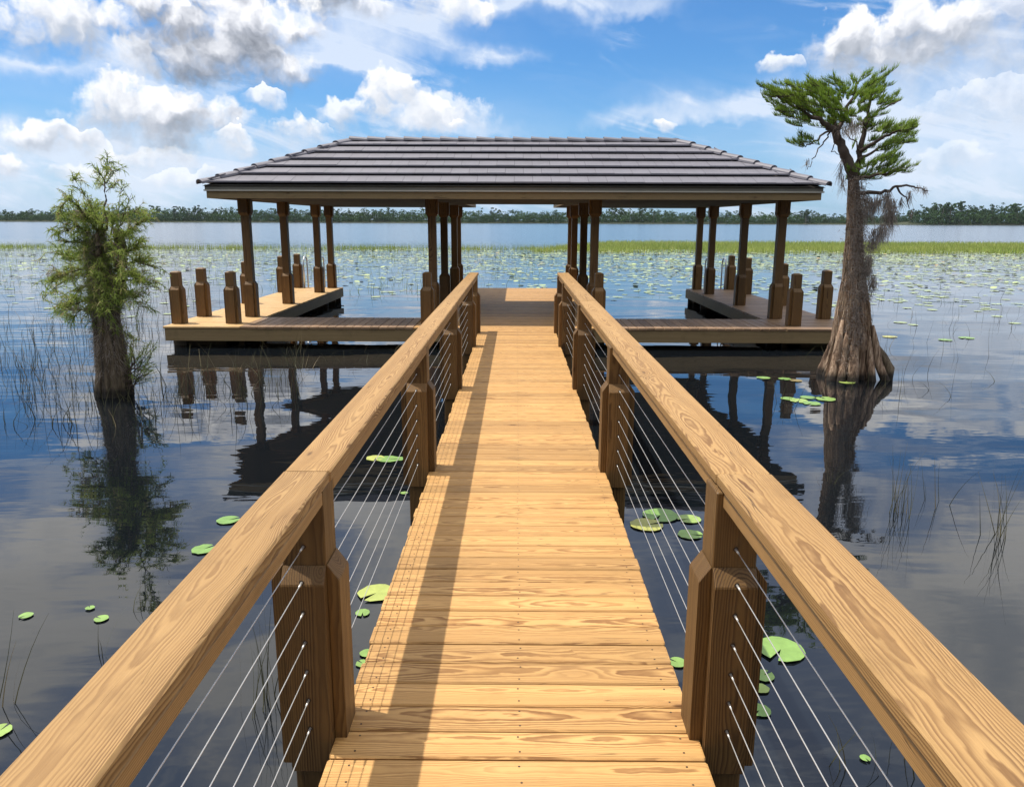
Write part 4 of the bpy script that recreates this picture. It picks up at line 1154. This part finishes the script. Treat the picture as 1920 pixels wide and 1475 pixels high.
# ---------------------------------------------------------------- reeds and marsh grass
g = np.random.default_rng(11)
def scatter_reeds(n, y0, y1, xr, h, wd, seed, keep=None, lean=.12):
    g = np.random.default_rng(seed)
    y = y0 + (y1 - y0) * g.random(n); x = g.uniform(xr[0], xr[1], n) * y
    ok = ~((np.abs(x) < 6.0) & (y < 20.7) & (y > 12.3)) & ~((np.abs(x) < 1.1) & (y < 13))
    pat = np.sin(x * .8 + 2 * np.sin(y * .5)) * np.sin(y * .9 + 1.5 * np.sin(x * .7)) + g.uniform(-.7, .7, n)
    ok &= pat > .15
    if keep is not None: ok &= keep(x, y, g)
    x, y = x[ok], y[ok]; m = len(x)
    dr = np.stack([g.normal(0, lean, m), g.normal(0, lean, m), np.ones(m)], -1)
    L = g.uniform(h[0], h[1], m)
    base = np.stack([x, y, np.full(m, -.05)], -1)
    return blades(base, dr, L, g.uniform(wd[0], wd[1], m), bend=np.stack([g.normal(0, .10, m), g.normal(0, .10, m), -np.abs(g.normal(0, .04, m))], -1), segs=3, seed=seed)
parts = [scatter_reeds(5200, 22, 56, (-.75, .03), (.15, .48), (.010, .018), 21, lambda x, y, g: g.random(len(x)) < .9),
         scatter_reeds(1500, 22, 56, (-.05, .75), (.12, .35), (.008, .014), 22, lambda x, y, g: g.random(len(x)) < .5)]
o = blade_obj('reeds', L_REED, parts, None, (0, 0, 0)); tag(o, 'thin green reed stems scattered across the lily water', 'reeds', kind='stuff')
parts = [scatter_reeds(2600, 7.5, 22, (-.80, -.28), (.20, .60), (.006, .012), 23, None, .1),
         scatter_reeds(420, 9, 24, (.40, .75), (.2, .5), (.006, .010), 24, None, .1),
         scatter_reeds(260, 10.3, 12.4, (-.47, -.10), (.10, .30), (.004, .007), 25, None, .35),
         scatter_reeds(110, 10.3, 12.4, (.12, .42), (.10, .35), (.004, .007), 26, None, .35)]
o = blade_obj('dark_reeds', L_DRYREED, parts, None, (0, 0, 0)); tag(o, 'dark thin reeds standing in the rippled water near left dock', 'reeds', kind='stuff')
# single clumps close to the boardwalk
CL = [(1690, 962, 12, .50, .10, 'fan of thin dark reeds in calm water right of the cypress reflection'),
      (1876, 1008, 9, .62, .06, 'upright pair of dark reed stems near the right border'),
      (1742, 940, 4, .45, .12, 'few leaning reed stems between the two right reed clumps'),
      (1560, 905, 3, .35, .04, 'two faint reed stems beside the dark cypress reflection'),
      (1470, 760, 7, .45, .14, 'thin reed stems in front of the boathouse reflection at right'),
      (1640, 1440, 5, .30, .25, 'bent reed stems just below the right handrail near the bottom'),
      (500, 1330, 12, .50, .10, 'dark reeds seen through the nearest left cables'),
      (8, 1330, 3, .55, .05, 'single tall reed at the left border'),
      (190, 1230, 2, .22, .02, 'short reed stem beside the small left lily pads'),
      (275, 1140, 3, .22, .04, 'short reed stems close to the left handrail'),
      (330, 745, 16, .35, .25, 'tangle of pale reeds in front of the left dock corner'),
      (60, 745, 14, .60, .22, 'loose group of dark reeds left of the bushy cypress'),
      (130, 720, 10, .50, .14, 'reeds standing just beside the bushy cypress trunk')]
for i, (px, py, n, h, sp, lb) in enumerate(CL):
    c = np.array(onz(px, py)); g = np.random.default_rng(300 + i); n = int(n * 1.8); h = h * 1.15
    b = c + np.stack([g.normal(0, sp * .5, n), g.normal(0, sp * .6, n), np.full(n, -.04)], -1)
    v = blades(b, np.stack([g.normal(0, .14, n), g.normal(0, .14, n), np.ones(n)], -1), g.uniform(.5, 1, n) * h, .0058, bend=np.stack([g.normal(0, .06, n), g.normal(0, .06, n), -np.abs(g.normal(0, .03, n))], -1), segs=5, seed=i)
    tag(blade_obj('reed_clump', L_DRYREED, [v], None, tuple(c[:2]) + (0.0,)), lb, 'reeds', 'small reed clumps near the boardwalk')
# pale twigs lying on the cypress roots
# marsh grass: thin band on the left, broad bed on the right
def grass_zone(n, fx, fy, h, wd, seed):
    g = np.random.default_rng(seed); s = g.random(n); y, x = fy(g, n), None
    x = fx(g, n, y)
    m = n; dr = np.stack([g.normal(0, .12, m), g.normal(0, .12, m), np.ones(m)], -1)
    return blades(np.stack([x, y, np.full(m, -.05)], -1), dr, g.uniform(*h, m), wd, bend=g.normal(0, .05, (m, 3)), segs=2, seed=seed, tone=np.clip(g.normal(0, .5, m), -1, 1))
def clump(g, x, y, thr):
    return (np.sin(x * .9 + 2 * np.sin(x * .23)) + np.sin(y * 1.9 + x * .4)) * .5 + g.uniform(-.8, .8, len(x)) > thr
g = np.random.default_rng(31); n = 10000
y = 60 + g.normal(0, 1.6, n); x = g.uniform(-.72, .08, n) * y; ok = clump(g, x, y, .0) ; x, y = x[ok], y[ok]; m = len(x)
band = blades(np.stack([x, y, np.full(m, -.05)], -1), np.stack([g.normal(0, .12, m), g.normal(0, .12, m), np.ones(m)], -1), g.uniform(.15, .45, m), .03, bend=g.normal(0, .05, (m, 3)), segs=2, seed=32, tone=np.clip(g.normal(-.2, .5, m), -1, 1))
o = blade_obj('marsh_grass', L_GRASS, [band], None, (0, 0, 0)); tag(o, 'thin ragged band of marsh grass across the water on the left', 'marsh grass', kind='stuff')
n = 60000
y = 54 + 30 * g.random(n) ** 1.0; x = g.uniform(.02, .75, n) * y
edge = 4.5 * np.clip((x / y - .03) / .12, 0, 1)
far = 56 + 24 * np.clip((x / y - .02) / .10, 0, 1)
ok = (y < far) & ((y > 60) | clump(g, x, y, .15)); x, y = x[ok], y[ok]; m = len(x)
bed = blades(np.stack([x, y, np.full(m, -.05)], -1), np.stack([g.normal(0, .14, m), g.normal(0, .14, m), np.ones(m)], -1), g.uniform(.16, .42, m) , .05, bend=g.normal(0, .05, (m, 3)), segs=2, seed=33, tone=np.clip(g.normal(0.1, .45, m), -1, 1))
o = blade_obj('marsh_grass_bed', L_GRASS, [bed], None, (0, 0, 0)); tag(o, 'broad bright green bed of marsh grass beyond the lily pads on the right', 'marsh grass', kind='stuff')

# ---------------------------------------------------------------- far shore
SD = 900.0
def tree_tris(cx, cy, h, w, g, kind, dens=1.0):
    """leaf clumps of one far tree: tall and tufted, or broad and full"""
    n = int((110 if kind == 0 else 200) * dens)
    if kind == 0:     # open crown high on a bare trunk
        k = 7; cz = g.uniform(.5, .97, k) * h; cxx = g.normal(0, w * .25, k); cr = w * g.uniform(.14, .28, k)
        cyy = g.normal(0, w * .2, k)
    else:
        k = 10; cz = g.uniform(.12, .86, k) * h; cxx = g.normal(0, w * .28, k); cr = w * g.uniform(.2, .36, k); cyy = g.normal(0, w * .2, k)
    j = g.integers(0, k, n)
    d = g.normal(size=(n, 3)); d /= np.linalg.norm(d, axis=1, keepdims=True)
    c = np.stack([cx + cxx[j], cy + cyy[j], cz[j]], -1) + d * (cr[j] * g.uniform(.5, 1, n))[:, None] * np.array([1, 1, .55])
    s = g.uniform(.5, 1.25, n)[:, None] * (.055 * h + .35)
    a = g.normal(size=(n, 3)); b = g.normal(size=(n, 3))
    a /= np.linalg.norm(a, axis=1, keepdims=True); b /= np.linalg.norm(b, axis=1, keepdims=True)
    V = np.stack([c - a * s * .6, c + b * s * .6, c + a * s * .6, c - b * s * .4], 1)
    return V.reshape(-1, 3), np.arange(n * 4).reshape(n, 4), np.repeat(g.uniform(-1, 1, n) * .6 + g.uniform(-.4, .4), 4)
prof_x = [0, 60, 250, 330, 450, 640, 800, 960, 1100, 1200, 1270, 1340, 1400, 1500, 1560, 1690, 1720, 1780, 1920]
prof_h = [18, 21, 27, 27, 25, 25, 25, 24, 25, 29, 26, 23, 21, 23, 18, 20, 32, 36, 34]
g = np.random.default_rng(77); vs, fs, ts, k = [], [], [], 0
for row in range(5):
    px = -150.0
    while px < 2070:
        q = ray(px, 415); X = q.x / q.y * SD
        hh = np.interp(px, prof_x, prof_h) / F * SD * (.70 + .12 * row if row < 4 else .62) * g.uniform(.75, 1.1)
        yy = SD + row * 9 + g.uniform(-4, 4) + (-60 if px > 1720 else 0)
        v, f, t_ = tree_tris(X * yy / SD, yy, hh, g.uniform(7, 12), g, 1 if row < 3 else g.integers(0, 2))
        vs.append(v); fs.append(f + k); ts.append(t_); k += len(v)
        px += g.uniform(5, 10) if row < 4 else g.uniform(2.5, 5)
o = mesh_obj('far_wood', np.concatenate(vs), np.concatenate(fs), L_WOOD, None, (0, 0, 0), {'tone': ('FLOAT', np.concatenate(ts))})
tag(o, 'long dark green wood lining the far side of the lake', 'woods', kind='stuff')
gm = simple('shore_ground', (0.035, 0.045, 0.02), 0.95, scale=.05)
sv = []; nn = 60
for i in range(nn + 1):
    x = -1500 + 3000 * i / nn; y = SD - 8 + 5 * math.sin(i * 1.3) + (-60 if x > 430 else 0)
    sv += [(x, y, -.5), (x, y + 3, .5), (x, y + 60, 3.5), (x, 5900, 4)]
sf = []
for i in range(nn):
    for j in range(3): a = i * 4 + j; sf.append((a, a + 4, a + 5, a + 1))
o = mesh_obj('far_shore', sv, sf, gm, None, (0, 0, 0)); tag(o, kind='structure')
tp = []
for s in range(4):
    g = np.random.default_rng(500 + s); e = empty('tall_far_tree', 'tall thin tree rising above the distant wooded shoreline', 'tree', (0, 0, 0), 'tall trees standing out of the far wood')
    v, f, t_ = tree_tris(0, 0, 20, 8.5, g, 0, 1.5)
    mesh_obj('crown', v, f, L_WOOD, e, None, {'tone': ('FLOAT', t_)})
    w = WB(); w.tube([(0, 0, 0), (.2, 0, 9), (0, .1, 18)], [.38, .28, .12], 6); w.build('trunk', B_FAR, e)
    tp.append(e)
g = np.random.default_rng(9)
tall = list(np.sort(g.uniform(0, 1930, 62))) + [25, 62, 98, 105, 236, 252, 300, 330, 355, 1200, 1225, 1512, 1512, 1748, 1780, 1800]
for i, px in enumerate(tall):
    hh = (np.interp(px, prof_x, prof_h) + g.uniform(-3, 3)) / F * SD / 20 * 1.03
    yy = SD + g.uniform(0, 30) - (60 if px > 1720 else 0); q = ray(float(px), 415); X = q.x / q.y * yy
    sc_ = (hh * g.uniform(.8, 1.25), hh, hh)
    if i < 4: o = tp[i]; o.location = (X, yy, .5); o.scale = sc_; o.rotation_euler = (0, 0, g.uniform(0, 6))
    else: copy_thing(tp[i % 4], (X, yy, .5), g.uniform(0, 6.28), sc_)

# ---------------------------------------------------------------- unseen shore and trees, added behind the viewer to darken post faces
nv = [(-400, -12, -.4), (400, -12, -.4), (400, -16, .5), (-400, -16, .5), (400, -120, 2), (-400, -120, 2)]
o = mesh_obj('unseen_near_shore', nv, [(0, 1, 2, 3), (3, 2, 4, 5)], gm, None, (0, 0, 0)); tag(o, kind='structure')
g = np.random.default_rng(91); vs, fs, ts, k = [], [], [], 0
for i in range(90):
    x = g.uniform(-75, 75); y = -19 - abs(g.normal(0, 6))
    v, f, t_ = tree_tris(x, y, g.uniform(10, 16), g.uniform(6, 10), g, 1, 1.6)
    c = v.reshape(-1, 4, 3).mean(1, keepdims=True); v = (c + (v.reshape(-1, 4, 3) - c) * 1.5).reshape(-1, 3)
    vs.append(v); fs.append(f + k); ts.append(t_); k += len(v)
o = mesh_obj('unseen_shading_wood', np.concatenate(vs), np.concatenate(fs), L_WOOD, None, (0, 0, 0), {'tone': ('FLOAT', np.concatenate(ts))})
tag(o, 'unseen trees added behind the viewer to darken the post faces', 'woods', kind='stuff')
# ---------------------------------------------------------------- air
hm = bpy.data.materials.new('haze'); hm.use_nodes = True
_t = hm.node_tree; _t.nodes.clear()
_o = _t.nodes.new('ShaderNodeOutputMaterial'); _v = _t.nodes.new('ShaderNodeVolumePrincipled')
_v.inputs['Color'].default_value = (0.80, 0.88, 1.0, 1); _v.inputs['Density'].default_value = 0.00004; _v.inputs['Anisotropy'].default_value = 0.2
_t.links.new(_v.outputs[0], _o.inputs['Volume'])
hb = WB(); hb.box(-1700, 1700, -130, 1600, -1.6, 60, 'x', 0)
hz_ = mesh_obj('haze', [tuple(p) for p in hb.v], hb.f, hm, None, (0, 0, 0)); tag(hz_, 'thin summer haze over the lake', 'haze', kind='stuff')
